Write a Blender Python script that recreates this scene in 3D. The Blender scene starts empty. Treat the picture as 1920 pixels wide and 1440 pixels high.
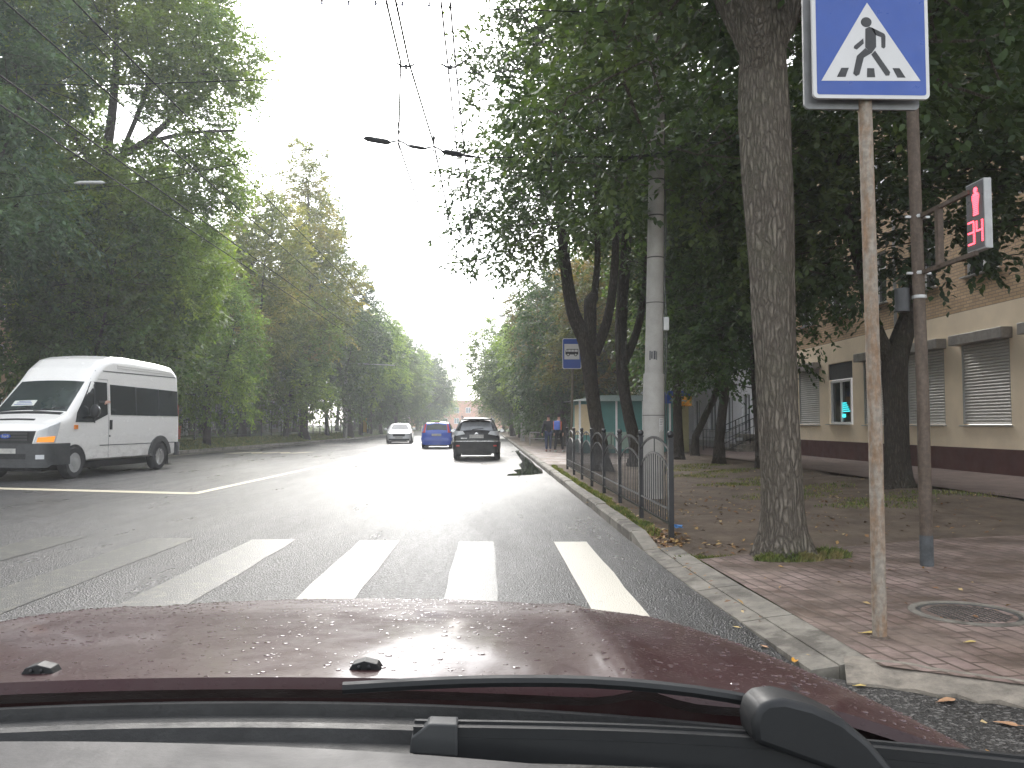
import bpy, math, random
import numpy as np
from mathutils import Vector, Matrix, Euler
R = math.radians
C = bpy.context.scene.collection
S = bpy.context.scene

# ---------------------------------------------------------------- camera
H = 1.3
cam_d = bpy.data.cameras.new('camera'); cam = bpy.data.objects.new('camera', cam_d); C.objects.link(cam)
cam.location = (0, 0, H)
cam.rotation_euler = (R(90 + 2.825), 0, R(-1.674))
cam_d.sensor_width = 36; cam_d.lens = 28.875
cam_d.clip_start = 0.02; cam_d.clip_end = 3000
S.camera = cam

# ---------------------------------------------------------------- sky, sun, exposure
SUN_EL, SUN_AZ = 38.0, -5.0          # low hazy sun ahead, just left of the road
W = bpy.data.worlds.new('World'); S.world = W; W.use_nodes = True
nt = W.node_tree; nt.nodes.clear()
sky = nt.nodes.new('ShaderNodeTexSky'); sky.sky_type = 'NISHITA'; sky.sun_disc = False
sky.sun_elevation = R(SUN_EL); sky.sun_rotation = R(SUN_AZ)
sky.air_density = 1.0; sky.dust_density = 1.6; sky.ozone_density = 1.0
hs = nt.nodes.new('ShaderNodeHueSaturation'); hs.inputs['Saturation'].default_value = 0.22
bg = nt.nodes.new('ShaderNodeBackground'); bg.inputs['Strength'].default_value = 0.15
ow = nt.nodes.new('ShaderNodeOutputWorld')
nt.links.new(sky.outputs[0], hs.inputs['Color']); nt.links.new(hs.outputs[0], bg.inputs[0]); nt.links.new(bg.outputs[0], ow.inputs[0])
sd = bpy.data.lights.new('sun', 'SUN'); sd.energy = .8; sd.angle = R(30); sd.color = (1.0, 0.95, 0.88)
sun = bpy.data.objects.new('sun', sd); C.objects.link(sun)
_d = Vector((math.sin(R(SUN_AZ)) * math.cos(R(SUN_EL)), math.cos(R(SUN_AZ)) * math.cos(R(SUN_EL)), math.sin(R(SUN_EL))))
sun.rotation_euler = _d.to_track_quat('Z', 'Y').to_euler()
S.view_settings.view_transform = 'Standard'; S.view_settings.look = 'None'
S.view_settings.exposure = 2.1; S.view_settings.gamma = 1.0
cy = S.cycles
cy.max_bounces = 6; cy.diffuse_bounces = 3; cy.glossy_bounces = 3; cy.transmission_bounces = 4; cy.transparent_max_bounces = 4
cy.volume_bounces = 1
cy.use_denoising = True
cy.sample_clamp_indirect = 6.0
cy.use_adaptive_sampling = True

# ---------------------------------------------------------------- materials
MATS = {}
class N:
    """tiny node-graph helper"""
    def __init__(s, name):
        s.m = bpy.data.materials.new(name); s.m.use_nodes = True
        s.t = s.m.node_tree; s.t.nodes.clear()
        s.out = s.t.nodes.new('ShaderNodeOutputMaterial')
        MATS[name] = s.m
    def n(s, kind, **kw):
        d = s.t.nodes.new('ShaderNode' + kind)
        for k, v in kw.items():
            if k.startswith('_'): setattr(d, k[1:], v)
            else:
                i = d.inputs[int(k[1:])] if k[0] == 'i' and k[1:].isdigit() else d.inputs[k.replace('__', ' ')]
                if isinstance(v, bpy.types.NodeSocket): s.t.links.new(v, i)
                else: i.default_value = v
        return d
    def coord(s, which='Object', scale=(1, 1, 1), rot=(0, 0, 0)):
        c = s.n('TexCoord')
        mp = s.n('Mapping'); s.t.links.new(c.outputs[which], mp.inputs[0])
        mp.inputs['Scale'].default_value = scale; mp.inputs['Rotation'].default_value = rot
        return mp.outputs[0]
    def noise(s, vec, scale=5, detail=4, rough=.6):
        return s.n('TexNoise', Vector=vec, Scale=scale, Detail=detail, Roughness=rough).outputs['Fac']
    def ramp(s, fac, stops):
        r = s.n('ValToRGB'); s.t.links.new(fac, r.inputs[0])
        e = r.color_ramp.elements
        while len(e) < len(stops): e.new(.5)
        for k, (p, c) in enumerate(stops):
            e[k].position = p
            if not hasattr(c, '__len__'): c = (c, c, c)
            e[k].color = (*c[:3], 1)
        return r.outputs[0]
    def mix(s, f, a, b, mode='MIX'):
        m = s.n('MixRGB', _blend_type=mode)
        for i, v in zip(range(3), (f, a, b)):
            if isinstance(v, bpy.types.NodeSocket): s.t.links.new(v, m.inputs[i])
            elif i == 0: m.inputs[0].default_value = v
            else: m.inputs[i].default_value = (*v[:3], 1) if hasattr(v, '__len__') else (v, v, v, 1)
        return m.outputs[0]
    def math(s, op, a, b=0.0):
        m = s.n('Math', _operation=op)
        for i, v in enumerate((a, b)):
            if isinstance(v, bpy.types.NodeSocket): s.t.links.new(v, m.inputs[i])
            else: m.inputs[i].default_value = v
        return m.outputs[0]
    def bump(s, h, strength=.3, dist=.02):
        return s.n('Bump', Height=h, Strength=strength, Distance=dist).outputs[0]
    def bsdf(s, **kw):
        b = s.n('BsdfPrincipled')
        for k, v in kw.items():
            k = k.replace('__', ' ')
            if isinstance(v, bpy.types.NodeSocket): s.t.links.new(v, b.inputs[k])
            else:
                if k in ('Base Color', 'Emission Color') and len(v) == 3: v = (*v, 1)
                b.inputs[k].default_value = v
        s.t.links.new(b.outputs[0], s.out.inputs[0]); return b
    def surf(s, sock): s.t.links.new(sock, s.out.inputs[0])

def plain(name, col, rough=.5, metal=0.0, var=.25, scale=6, spec=.5, coat=0.0, bump=.0):
    """a paint / plastic / metal with uneven tone and uneven gloss"""
    n = N(name); v = n.coord()
    f = n.noise(v, scale, 6, .65)
    lo = tuple(c * (1 - var) for c in col); hi = tuple(min(1, c * (1 + var * .6)) for c in col)
    colr = n.ramp(f, [(.3, lo), (.7, hi)])
    rr = n.ramp(n.noise(v, scale * 2.3, 5), [(.3, max(0, rough - .12)), (.7, min(1, rough + .12))])
    kw = dict(Base__Color=colr, Roughness=rr, Metallic=metal, Coat__Weight=coat, Coat__Roughness=.08)
    kw['Specular__IOR__Level'] = spec
    if bump: kw['Normal'] = n.bump(n.noise(v, scale * 8, 6), bump, .01)
    n.bsdf(**kw); return n.m

def emit(name, col, st):
    n = N(name); e = n.n('Emission', Color=(*col, 1), Strength=st); n.surf(e.outputs[0]); return n.m

def leafmat(name, a, b, c, trans=.45, scale=.35):
    n = N(name); v = n.coord()
    g = n.n('NewGeometry'); a, b, c = [tuple(q * 1.28 for q in k_) for k_ in (a, b, c)]
    f = n.noise(v, scale, 3, .6)
    col = n.ramp(f, [(.36, a), (.5, b), (.64, c)])
    isl = n.ramp(g.outputs['Random Per Island'], [(0, .62), (.5, 1.0), (1, 1.35)])
    oi = n.n('ObjectInfo')
    ov = n.ramp(oi.outputs['Random'], [(0, .8), (1, 1.15)])
    col = n.mix(1.0, col, isl, 'MULTIPLY'); col = n.mix(1.0, col, ov, 'MULTIPLY')
    b1 = n.n('BsdfPrincipled', Roughness=.5)
    n.t.links.new(col, b1.inputs['Base Color']); b1.inputs['Specular IOR Level'].default_value = .35
    tcol = n.mix(1.0, col, (1.5, 1.65, .65), 'MULTIPLY')
    tr = n.n('BsdfTranslucent'); n.t.links.new(tcol, tr.inputs[0])
    mx = n.n('MixShader'); mx.inputs[0].default_value = trans
    n.t.links.new(b1.outputs[0], mx.inputs[1]); n.t.links.new(tr.outputs[0], mx.inputs[2]); n.surf(mx.outputs[0])
    return n.m

LEAF = {
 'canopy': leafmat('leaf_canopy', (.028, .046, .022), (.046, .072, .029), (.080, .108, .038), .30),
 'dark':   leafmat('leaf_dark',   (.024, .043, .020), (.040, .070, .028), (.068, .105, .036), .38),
 'mid':    leafmat('leaf_mid',    (.038, .068, .028), (.070, .115, .038), (.125, .165, .045), .38),
 'blue':   leafmat('leaf_blue',   (.034, .060, .038), (.058, .095, .055), (.09, .135, .065), .38),
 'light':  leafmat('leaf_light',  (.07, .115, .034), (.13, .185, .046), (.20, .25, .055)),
 'yellow': leafmat('leaf_yellow', (.085, .11, .04), (.16, .17, .055), (.27, .22, .06)),
 'brown':  leafmat('leaf_brown',  (.06, .075, .026), (.10, .10, .034), (.17, .11, .045)),
}
def bark(name, a, b, sc=1.0, dist=.035, algae=.25):
    n = N(name)
    v = n.coord(scale=(17 * sc, 17 * sc, 3.0 * sc))
    nz = n.n('TexNoise', Vector=n.coord(scale=(3, 3, 1.5)), Scale=5.0, Detail=6)
    vv = n.n('VectorMath', _operation='ADD'); n.t.links.new(v, vv.inputs[0]); n.t.links.new(nz.outputs['Color'], vv.inputs[1])
    vo = n.n('TexVoronoi', _feature='DISTANCE_TO_EDGE', Scale=1.5); n.t.links.new(vv.outputs[0], vo.inputs['Vector'])
    ridge = n.ramp(vo.outputs['Distance'], [(.02, 0.0), (.34, 1.0)])
    fine = n.noise(n.coord(scale=(30, 30, 6)), 2, 6)
    h = n.mix(.45, ridge, fine)
    col = n.mix(h, a, b)
    gr = n.ramp(n.noise(n.coord(), 1.3, 4), [(.5, 0.0), (.75, algae)])
    col = n.mix(gr, col, (.10, .12, .06))
    n.bsdf(Base__Color=col, Roughness=.9, Normal=n.bump(h, 1.0, dist * 1.6), Specular__IOR__Level=.2)
    return n.m
BARK = bark('bark_grey', (.034, .028, .022), (.27, .235, .19))
BARKD = bark('bark_dark', (.022, .018, .015), (.10, .085, .068), algae=.15)

# wet asphalt: worn stone chips showing, damp patches where the surface is smooth
def asphalt(name, base=.031, wet=(.24, .5), tint=(1, 1, 1.02)):
    n = N(name); v = n.coord()
    chips = n.n('TexVoronoi', Vector=v, Scale=78.0).outputs['Color']
    chipg = n.ramp(n.math('MULTIPLY', n.n('SeparateColor', Color=chips).outputs[0], 1), [(.1, .3), (.8, 1.15), (.93, 3.6)])
    big = n.noise(n.coord(scale=(.5, .09, .5)), 1.2, 5)
    tone = n.ramp(big, [(.3, .75), (.7, 1.25)])
    c0 = n.mix(1.0, chipg, tone, 'MULTIPLY')
    c1 = n.mix(1.0, c0, tuple(base * t for t in tint), 'MULTIPLY')
    wetf = n.noise(n.coord(scale=(.9, .16, .9)), 1.0, 6, .7)
    rough = n.ramp(wetf, [(.34, wet[0]), (.66, wet[1])])
    hv = n.n('TexVoronoi', Vector=v, Scale=78.0).outputs['Distance']
    hh = n.mix(.3, hv, n.noise(v, 30, 4))
    n.bsdf(Base__Color=c1, Roughness=rough, Normal=n.bump(hh, .85, .013), Specular__IOR__Level=.30)
    return n.m
ASPH = asphalt('wet_asphalt')
ASPH2 = asphalt('worn_asphalt', .04, (.4, .75), (1.05, 1, .93))

def roadpaint(name, col, wear):
    n = N(name); v = n.coord()
    w = n.noise(v, 9, 8, .75); w2 = n.noise(v, 60, 3)
    f = n.ramp(n.mix(.45, w, w2), [(wear - .04, 0.0), (wear + .05, 1.0)])
    c = n.mix(f, (.06, .06, .058), col)
    hv = n.n('TexVoronoi', Vector=v, Scale=85.0).outputs['Distance']
    n.bsdf(Base__Color=c, Roughness=.38, Normal=n.bump(hv, .35, .008))
    return n.m
PAINT = roadpaint('road_paint_white', (.66, .62, .53), .36)
PAINTW = roadpaint('road_paint_worn', (.19, .18, .135), .555)

def paving():
    n = N('brick_paving'); v = n.coord(rot=(0, 0, R(84)))
    b = n.n('TexBrick', Vector=v, Scale=1.0)
    b.inputs['Color1'].default_value = (.345, .255, .225, 1); b.inputs['Color2'].default_value = (.26, .185, .16, 1)
    b.inputs['Mortar'].default_value = (.085, .06, .045, 1)
    b.inputs['Mortar Size'].default_value = .011; b.inputs['Mortar Smooth'].default_value = .3; b.inputs['Brick Width'].default_value = .235; b.inputs['Row Height'].default_value = .118
    dirt = n.ramp(n.noise(n.coord(), 1.3, 9, .74), [(.36, 0.0), (.56, .92)])
    c = n.mix(dirt, b.outputs['Color'], (.10, .072, .055))
    pale = n.ramp(n.noise(n.coord(), 2.7, 7), [(.5, 0.0), (.7, .45)])
    c = n.mix(pale, c, (.33, .25, .2))
    h = n.math('ADD', n.math('MULTIPLY', b.outputs['Fac'], -1.0), n.math('MULTIPLY', n.noise(n.coord(), 40, 5), .35))
    rr = n.ramp(n.noise(n.coord(), 1.6, 5), [(.4, .42), (.6, .85)])
    n.bsdf(Base__Color=c, Roughness=rr, Normal=n.bump(h, .7, .012))
    return n.m
PAVE = paving()

def soil(name, a, b, g, gthr=(.55, .72)):
    n = N(name); v = n.coord()
    c = n.ramp(n.noise(v, 2.2, 8, .7), [(.3, a), (.7, b)])
    sp = n.ramp(n.noise(v, 45, 4), [(.62, 0.0), (.72, .6)])
    c = n.mix(sp, c, (.22, .17, .11))
    gg = n.ramp(n.noise(v, .7, 6, .75), [(gthr[0], 0.0), (gthr[1], .8)])
    c = n.mix(gg, c, g)
    n.bsdf(Base__Color=c, Roughness=.92, Normal=n.bump(n.noise(v, 14, 9, .7), .8, .04), Specular__IOR__Level=.25)
    return n.m
SOIL = soil('bare_soil', (.085, .064, .048), (.20, .155, .115), (.08, .078, .045), (.58, .76))
TURF = soil('grassy_soil', (.05, .07, .02), (.10, .12, .035), (.13, .12, .05))
def kerbmat():
    n = N('kerb_concrete'); v = n.coord()
    c = n.ramp(n.noise(v, 4, 8, .7), [(.3, (.11, .10, .085)), (.55, (.22, .20, .165)), (.75, (.29, .27, .23))])
    st = n.ramp(n.noise(v, 1.5, 6, .7), [(.52, 0.0), (.6, .75)]); c = n.mix(st, c, (.07, .06, .048))
    n.bsdf(Base__Color=c, Roughness=.8, Normal=n.bump(n.noise(v, 30, 8, .7), .7, .012)); return n.m
CONC = kerbmat()
POLEC = plain('pole_concrete', (.34, .325, .30), .8, var=.2, scale=3, bump=.35)
PLASTER = plain('beige_plaster', (.78, .65, .48), .85, var=.10, scale=1.2, bump=.2)
PLASTW = plain('white_plaster', (.78, .77, .78), .8, var=.06, scale=1.2)
PLINTH = plain('maroon_plinth', (.085, .034, .03), .6, var=.3, scale=1.5)
def brickwall(name, c1, c2, mo):
    n = N(name); v = n.coord(rot=(0, R(90), R(90)))
    # facades run along y: use (y, z)
    c = n.n('TexCoord'); sx = n.n('SeparateXYZ'); n.t.links.new(c.outputs['Object'], sx.inputs[0])
    cx = n.n('CombineXYZ'); n.t.links.new(n.math('ADD', sx.outputs[1], sx.outputs[0]), cx.inputs[0]); n.t.links.new(sx.outputs[2], cx.inputs[1])
    b = n.n('TexBrick', Vector=cx.outputs[0], Scale=1.0)
    b.inputs['Color1'].default_value = (*c1, 1); b.inputs['Color2'].default_value = (*c2, 1); b.inputs['Mortar'].default_value = (*mo, 1)
    b.inputs['Mortar Size'].default_value = .01; b.inputs['Brick Width'].default_value = .26; b.inputs['Row Height'].default_value = .08
    f = n.ramp(n.noise(n.coord(), .8, 5), [(.3, .8), (.7, 1.1)])
    n.bsdf(Base__Color=n.mix(1, b.outputs['Color'], f, 'MULTIPLY'), Roughness=.9, Normal=n.bump(n.math('MULTIPLY', b.outputs['Fac'], -1.0), .6, .01))
    return n.m
BRICKT = brickwall('tan_brick', (.55, .38, .22), (.45, .30, .17), (.26, .2, .14))
BRICKR = brickwall('orange_brick', (.62, .25, .12), (.55, .2, .10), (.4, .3, .22))
def shutter():
    n = N('roller_shutter'); v = n.coord()
    sx = n.n('SeparateXYZ'); n.t.links.new(v, sx.inputs[0])
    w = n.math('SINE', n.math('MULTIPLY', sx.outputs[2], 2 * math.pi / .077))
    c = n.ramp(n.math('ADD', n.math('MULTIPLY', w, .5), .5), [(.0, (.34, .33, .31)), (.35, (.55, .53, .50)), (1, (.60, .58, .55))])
    c = n.mix(n.ramp(n.noise(v, 2, 5), [(.4, 0.0), (.8, .35)]), c, (.25, .22, .19))
    n.bsdf(Base__Color=c, Roughness=.5, Metallic=.1, Normal=n.bump(w, .8, .012))
    return n.m
SHUT = shutter()
def rusty(name, base, rust, thr):
    n = N(name); v = n.coord(scale=(6, 6, 1.6))
    f = n.ramp(n.noise(v, 2.0, 9, .75), [(thr - .08, 0.0), (thr + .1, 1.0)])
    f2 = n.ramp(n.noise(n.coord(), 30, 5), [(.4, .75), (.7, 1.15)])
    c = n.mix(1.0, n.mix(f, base, rust), f2, 'MULTIPLY')
    n.bsdf(Base__Color=c, Roughness=.75, Metallic=.15, Normal=n.bump(n.noise(n.coord(), 60, 5), .4, .004))
    return n.m
RUST1 = rusty('rusty_grey_post', (.30, .265, .22), (.235, .15, .09), .5)
RUST2 = rusty('brown_post', (.088, .064, .047), (.13, .098, .074), .5)
IRON = plain('black_iron', (.022, .022, .024), .42, .3, .3, 12, coat=.15)
WHITEM = plain('white_frame', (.75, .75, .75), .4, var=.06)
GREYM = plain('grey_metal', (.42, .42, .41), .45, .4, .15)
GLASSD = plain('dark_window_glass', (.028, .034, .036), .07, var=.4, scale=1.5, spec=.7)
BLACKP = plain('black_plastic', (.010, .011, .012), .55, var=.3, scale=9)
DGREY = plain('dark_grey_plastic', (.042, .044, .045), .6, var=.25, scale=7)
RUBBER = plain('tyre_rubber', (.02, .02, .021), .8, var=.35, scale=14)
CHROME = plain('chrome', (.6, .6, .6), .2, .9, .1)
SIGNB = plain('sign_blue', (.008, .052, .27), .38, var=.12, scale=5)
SIGNW = plain('sign_white', (.52, .51, .50), .4, var=.05, scale=6)
SIGNK = plain('sign_black', (.009, .009, .01), .45, var=.1)
LENSR = plain('red_lens', (.5, .018, .012), .2, var=.15, coat=.5)
LENSO = plain('orange_lens', (.75, .23, .03), .25, var=.1, coat=.5)
LENSC = plain('clear_lens', (.55, .56, .57), .15, var=.15, coat=.6)
CARGLASS = plain('car_glass', (.035, .045, .045), .05, var=.4, scale=2, spec=.9)

# ---------------------------------------------------------------- mesh building
class MB:
    def __init__(s): s.v = []; s.f = []; s.m = []; s.cur = 0
    def add(s, vs, fs):
        o = len(s.v); s.v += [tuple(p) for p in vs]
        for f in fs: s.f.append([i + o for i in f]); s.m.append(s.cur)
    def mat(s, k): s.cur = k; return s
    def box(s, c, d, rz=0, rot=None):
        x, y, z = d[0] / 2, d[1] / 2, d[2] / 2
        vs = [Vector(p) for p in ((-x, -y, -z), (x, -y, -z), (x, y, -z), (-x, y, -z), (-x, -y, z), (x, -y, z), (x, y, z), (-x, y, z))]
        M = (rot.to_matrix() if rot else Matrix.Rotation(rz, 3, 'Z'))
        s.add([M @ p + Vector(c) for p in vs], [(0, 3, 2, 1), (4, 5, 6, 7), (0, 1, 5, 4), (1, 2, 6, 5), (2, 3, 7, 6), (3, 0, 4, 7)]); return s
    def bar(s, a, b, w, h=None):
        """square bar from a to b"""
        a, b = Vector(a), Vector(b); h = h or w; t = (b - a).normalized()
        u = t.cross(Vector((0, 0, 1)))
        if u.length < 1e-3: u = Vector((1, 0, 0))
        u.normalize(); n = u.cross(t)
        vs = [p + u * i * w / 2 + n * j * h / 2 for p in (a, b) for i, j in ((-1, -1), (1, -1), (1, 1), (-1, 1))]
        s.add(vs, [(0, 3, 2, 1), (4, 5, 6, 7), (0, 1, 5, 4), (1, 2, 6, 5), (2, 3, 7, 6), (3, 0, 4, 7)]); return s
    def tube(s, path, rad, n=8, cap=True, wob=None):
        P = [Vector(p) for p in path]
        if not hasattr(rad, '__len__'): rad = [rad] * len(P)
        ref = None; rings = []
        for i, p in enumerate(P):
            t = (P[min(i + 1, len(P) - 1)] - P[max(i - 1, 0)]).normalized()
            if ref is None: ref = Vector((1, 0, 0)) if abs(t.x) < .9 else Vector((0, 1, 0))
            u = (ref - t * ref.dot(t)).normalized(); w = t.cross(u); ref = u
            ring = []
            for k in range(n):
                a = 2 * math.pi * k / n
                r = rad[i] * (wob(a, i, p) if wob else 1)
                ring.append(p + (u * math.cos(a) + w * math.sin(a)) * r)
            rings.append(ring)
        vs = [p for r in rings for p in r]; fs = []
        for i in range(len(P) - 1):
            for k in range(n):
                fs.append((i * n + k, i * n + (k + 1) % n, (i + 1) * n + (k + 1) % n, (i + 1) * n + k))
        if cap: fs.append(tuple(range(n - 1, -1, -1))); fs.append(tuple((len(P) - 1) * n + k for k in range(n)))
        s.add(vs, fs); return s
    def lathe(s, prof, c=(0, 0, 0), n=16, axis='Z'):
        """prof [(r, h)] round the axis through c"""
        vs = []
        for r, h in prof:
            for k in range(n):
                a = 2 * math.pi * k / n; x, y = r * math.cos(a), r * math.sin(a)
                p = {'Z': (x, y, h), 'Y': (x, h, y), 'X': (h, x, y)}[axis]
                vs.append((p[0] + c[0], p[1] + c[1], p[2] + c[2]))
        fs = [(i * n + k, i * n + (k + 1) % n, (i + 1) * n + (k + 1) % n, (i + 1) * n + k) for i in range(len(prof) - 1) for k in range(n)]
        s.add(vs, fs + [tuple(range(n - 1, -1, -1)), tuple((len(prof) - 1) * n + k for k in range(n))]); return s
    def prism(s, poly, fn, d0, d1):
        """poly of 2D points -> fn(u, v, depth)"""
        n = len(poly)
        vs = [fn(u, v, d0) for u, v in poly] + [fn(u, v, d1) for u, v in poly]
        s.add(vs, [tuple(range(n - 1, -1, -1)), tuple(range(n, 2 * n))] + [(i, (i + 1) % n, n + (i + 1) % n, n + i) for i in range(n)]); return s
    def grid(s, fn, nu, nv):
        vs = [fn(i / nu, j / nv) for j in range(nv + 1) for i in range(nu + 1)]
        s.add(vs, [(j * (nu + 1) + i, j * (nu + 1) + i + 1, (j + 1) * (nu + 1) + i + 1, (j + 1) * (nu + 1) + i) for j in range(nv) for i in range(nu)]); return s
    def ball(s, c, r, n=10, sc=(1, 1, 1)):
        prof = []
        vs = []; m = max(4, n // 2)
        for j in range(m + 1):
            th = math.pi * (j + .001 if j == 0 else (j - .001 if j == m else j)) / m
            for k in range(n):
                a = 2 * math.pi * k / n
                vs.append((c[0] + r * sc[0] * math.sin(th) * math.cos(a), c[1] + r * sc[1] * math.sin(th) * math.sin(a), c[2] + r * sc[2] * math.cos(th)))
        s.add(vs, [(j * n + k, (j + 1) * n + k, (j + 1) * n + (k + 1) % n, j * n + (k + 1) % n) for j in range(m) for k in range(n)]); return s
    def build(s, name, mats, parent=None, smooth=False, bevel=0, loc=None):
        me = bpy.data.meshes.new(name); me.from_pydata([tuple(p) for p in s.v], [], s.f)
        if not isinstance(mats, (list, tuple)): mats = [mats]
        for m in mats: me.materials.append(m)
        me.polygons.foreach_set('material_index', s.m)
        if smooth: me.polygons.foreach_set('use_smooth', [True] * len(s.f))
        me.update()
        o = bpy.data.objects.new(name, me); C.objects.link(o)
        if parent: o.parent = parent
        if loc: o.location = loc
        if smooth:
            try: me.set_sharp_from_angle(angle=R(38))
            except Exception: pass
        if bevel:
            b = o.modifiers.new('bevel', 'BEVEL'); b.width = bevel; b.segments = 2; b.limit_method = 'ANGLE'
        return o

def tag(o, label=None, cat=None, group=None, kind=None):
    if label: o['label'] = label
    if cat: o['category'] = cat
    if group: o['group'] = group
    if kind: o['kind'] = kind
    return o
def thing(name, label, cat, loc=(0, 0, 0), rz=0, group=None):
    o = bpy.data.objects.new(name, None); C.objects.link(o); o.empty_display_size = .2
    o.location = loc; o.rotation_euler = (0, 0, rz)
    return tag(o, label, cat, group)
def copy_tree(o, parent=None):
    c = o.copy(); C.objects.link(c); c.parent = parent
    for ch in list(o.children): copy_tree(ch, c)
    return c
def at(px, py, Y):
    """point of the place seen at photo position (px, py) when it stands Y metres up the road"""
    return ((px - 915) / 1540 * Y, Y, H + (796 - py) / 1540 * Y)

# ================================================================ SETTING
def sheet(name, pts, z, mat, kind='structure'):
    m = MB(); m.add([(x, y, z) for x, y in pts], [tuple(range(len(pts)))])
    return tag(m.build(name, mat), kind=kind)
def KL(y):   # left kerb line
    return -15.4 + .05 * min(y, 71)
def _h(x, y):
    return (math.sin(x * 1.7 + y * .6) + math.sin(x * .8 - y * 1.3 + 2) + .6 * math.sin(x * 3.1 + y * 2.3)) / 2.6
def smooth01(t): t = max(0, min(1, t)); return t * t * (3 - 2 * t)

sheet('ground', [(-500, -300), (500, -300), (500, 1500), (-500, 1500)], -.06, TURF)
m = MB(); ys = [-30, 0, 15, 36, 71, 120, 300, 700]
m.add([(KL(y) - .05, y, 0) for y in ys] + [(1.66, y, 0) for y in ys], [(i, len(ys) + i, len(ys) + i + 1, i + 1) for i in range(len(ys) - 1)])
tag(m.build('road', ASPH), kind='structure')
# side road mouth, rougher asphalt, lower right
sheet('side_road', [(1.66, -30), (60, -30), (60, -3.4), (6, 2.45), (4.2, 2.95), (3.0, 3.42), (2.45, 3.75), (2.05, 4.02), (1.80, 4.20), (1.66, 4.3)], .004, ASPH2)

# kerb, right: straight stones from the fence on, a sunk kerb by the crossing
m = MB(); rk = random.Random(4)
y = 9.2
while y < 300:
    L = 1.0 if y < 60 else 6.0
    dz = rk.uniform(-.008, .008); dx = rk.uniform(-.006, .006)
    p = [(-.005, -.3), (-.005, .10), (.02, .125), (.15, .13), (.15, -.3)]
    m.prism(p, lambda u, v, d: (1.60 + dx + u, d, v + dz), y + .008, y + L - .008)
    y += L
# end stone tapering down
m.add([(1.6, 8.45, .02), (1.76, 8.45, .03), (1.75, 9.19, .13), (1.6, 9.19, .11), (1.6, 8.45, -.2), (1.76, 8.45, -.2), (1.75, 9.19, -.2), (1.6, 9.19, -.2)],
      [(0, 1, 2, 3), (0, 3, 7, 4), (0, 4, 5, 1), (1, 5, 6, 2), (2, 6, 7, 3)])
tag(m.build('kerb_right', CONC), kind='structure')
m = MB()
ed = [(1.60, 8.44), (1.60, 7.4), (1.62, 6.4), (1.66, 5.4), (1.70, 4.33)]
for (a, b) in zip(ed[:-1], ed[1:]):
    g = .01
    for o0, o1, z0, z1 in ((0, .15, .010, .030), (.156, .34, .036, .056)):
        ya, yb = a[1] - g, b[1] + g
        m.add([(a[0] + o0, ya, z0), (a[0] + o1, ya, z1), (b[0] + o1, yb, z1), (b[0] + o0, yb, z0), (a[0] + o0, ya, -.2), (a[0] + o1, ya, -.2), (b[0] + o1, yb, -.2), (b[0] + o0, yb, -.2)],
              [(0, 3, 2, 1), (0, 4, 7, 3), (1, 2, 6, 5), (0, 1, 5, 4), (3, 7, 6, 2)])
tag(m.build('dropped_kerb', CONC), kind='structure')
# broken concrete edge along the side road
m = MB(); rk = random.Random(7)
ep = [(1.86, 4.28), (2.15, 4.12), (2.5, 3.88), (3.05, 3.52), (4.2, 3.02), (6, 2.52), (14, 0)]
dense = []
for (a, b) in zip(ep[:-1], ep[1:]):
    k = max(3, int(math.dist(a, b) / .08)); k = min(k, 60)
    dense += [(a[0] + (b[0] - a[0]) * i / k, a[1] + (b[1] - a[1]) * i / k) for i in range(k)]
ring_o = [(x - .05 + rk.uniform(-.035, .02), y - .13 + rk.uniform(-.04, .03)) for x, y in dense]
ring_i = [(x + .05, y + .14 + rk.uniform(-.03, .03)) for x, y in dense]
n_ = len(dense)
m.add([(x, y, .012 + rk.uniform(0, .012)) for x, y in ring_o] + [(x, y, .062) for x, y in ring_i] + [(x, y, -.1) for x, y in ring_o],
      [(i, i + 1, n_ + i + 1, n_ + i) for i in range(n_ - 1)] + [(2 * n_ + i, 2 * n_ + i + 1, i + 1, i) for i in range(n_ - 1)])
tag(m.build('pavement_edge', plain('broken_concrete', (.24, .21, .17), .85, var=.5, scale=9, bump=.8)), kind='structure')
# paved footway by the crossing
pv = [(2.04, 4.26), (2.5, 3.96), (3.05, 3.62), (4.2, 3.12), (6, 2.6), (14, .1), (14, 9.6), (5.0, 8.6), (3.3, 8.0), (2.5, 7.55), (2.0, 7.3)]
pvz = .058
m = MB(); m.add([(1.951, 7.6, pvz), (2.03, 4.25, pvz)] + [(x, y, pvz) for x, y in pv[1:7]] + [(8, 9.6, pvz), (5.0, 8.9, pvz), (3.3, 8.2, pvz), (2.5, 7.9, pvz)], [tuple(range(12))])
tag(m.build('pavement', PAVE), kind='structure')
# bus stop paving further up
sheet('bus_stop_paving', [(1.76, 24.0), (4.2, 24.0), (6.2, 27), (7, 44), (1.76, 44)], .135, PAVE)
# path along the shop fronts
sheet('footpath', [(8.4, 9), (12.02, 9), (12.02, 60), (8.4, 60)], .135, plain('path_asphalt', (.15, .105, .09), .8, var=.3, scale=2, bump=.4))
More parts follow.
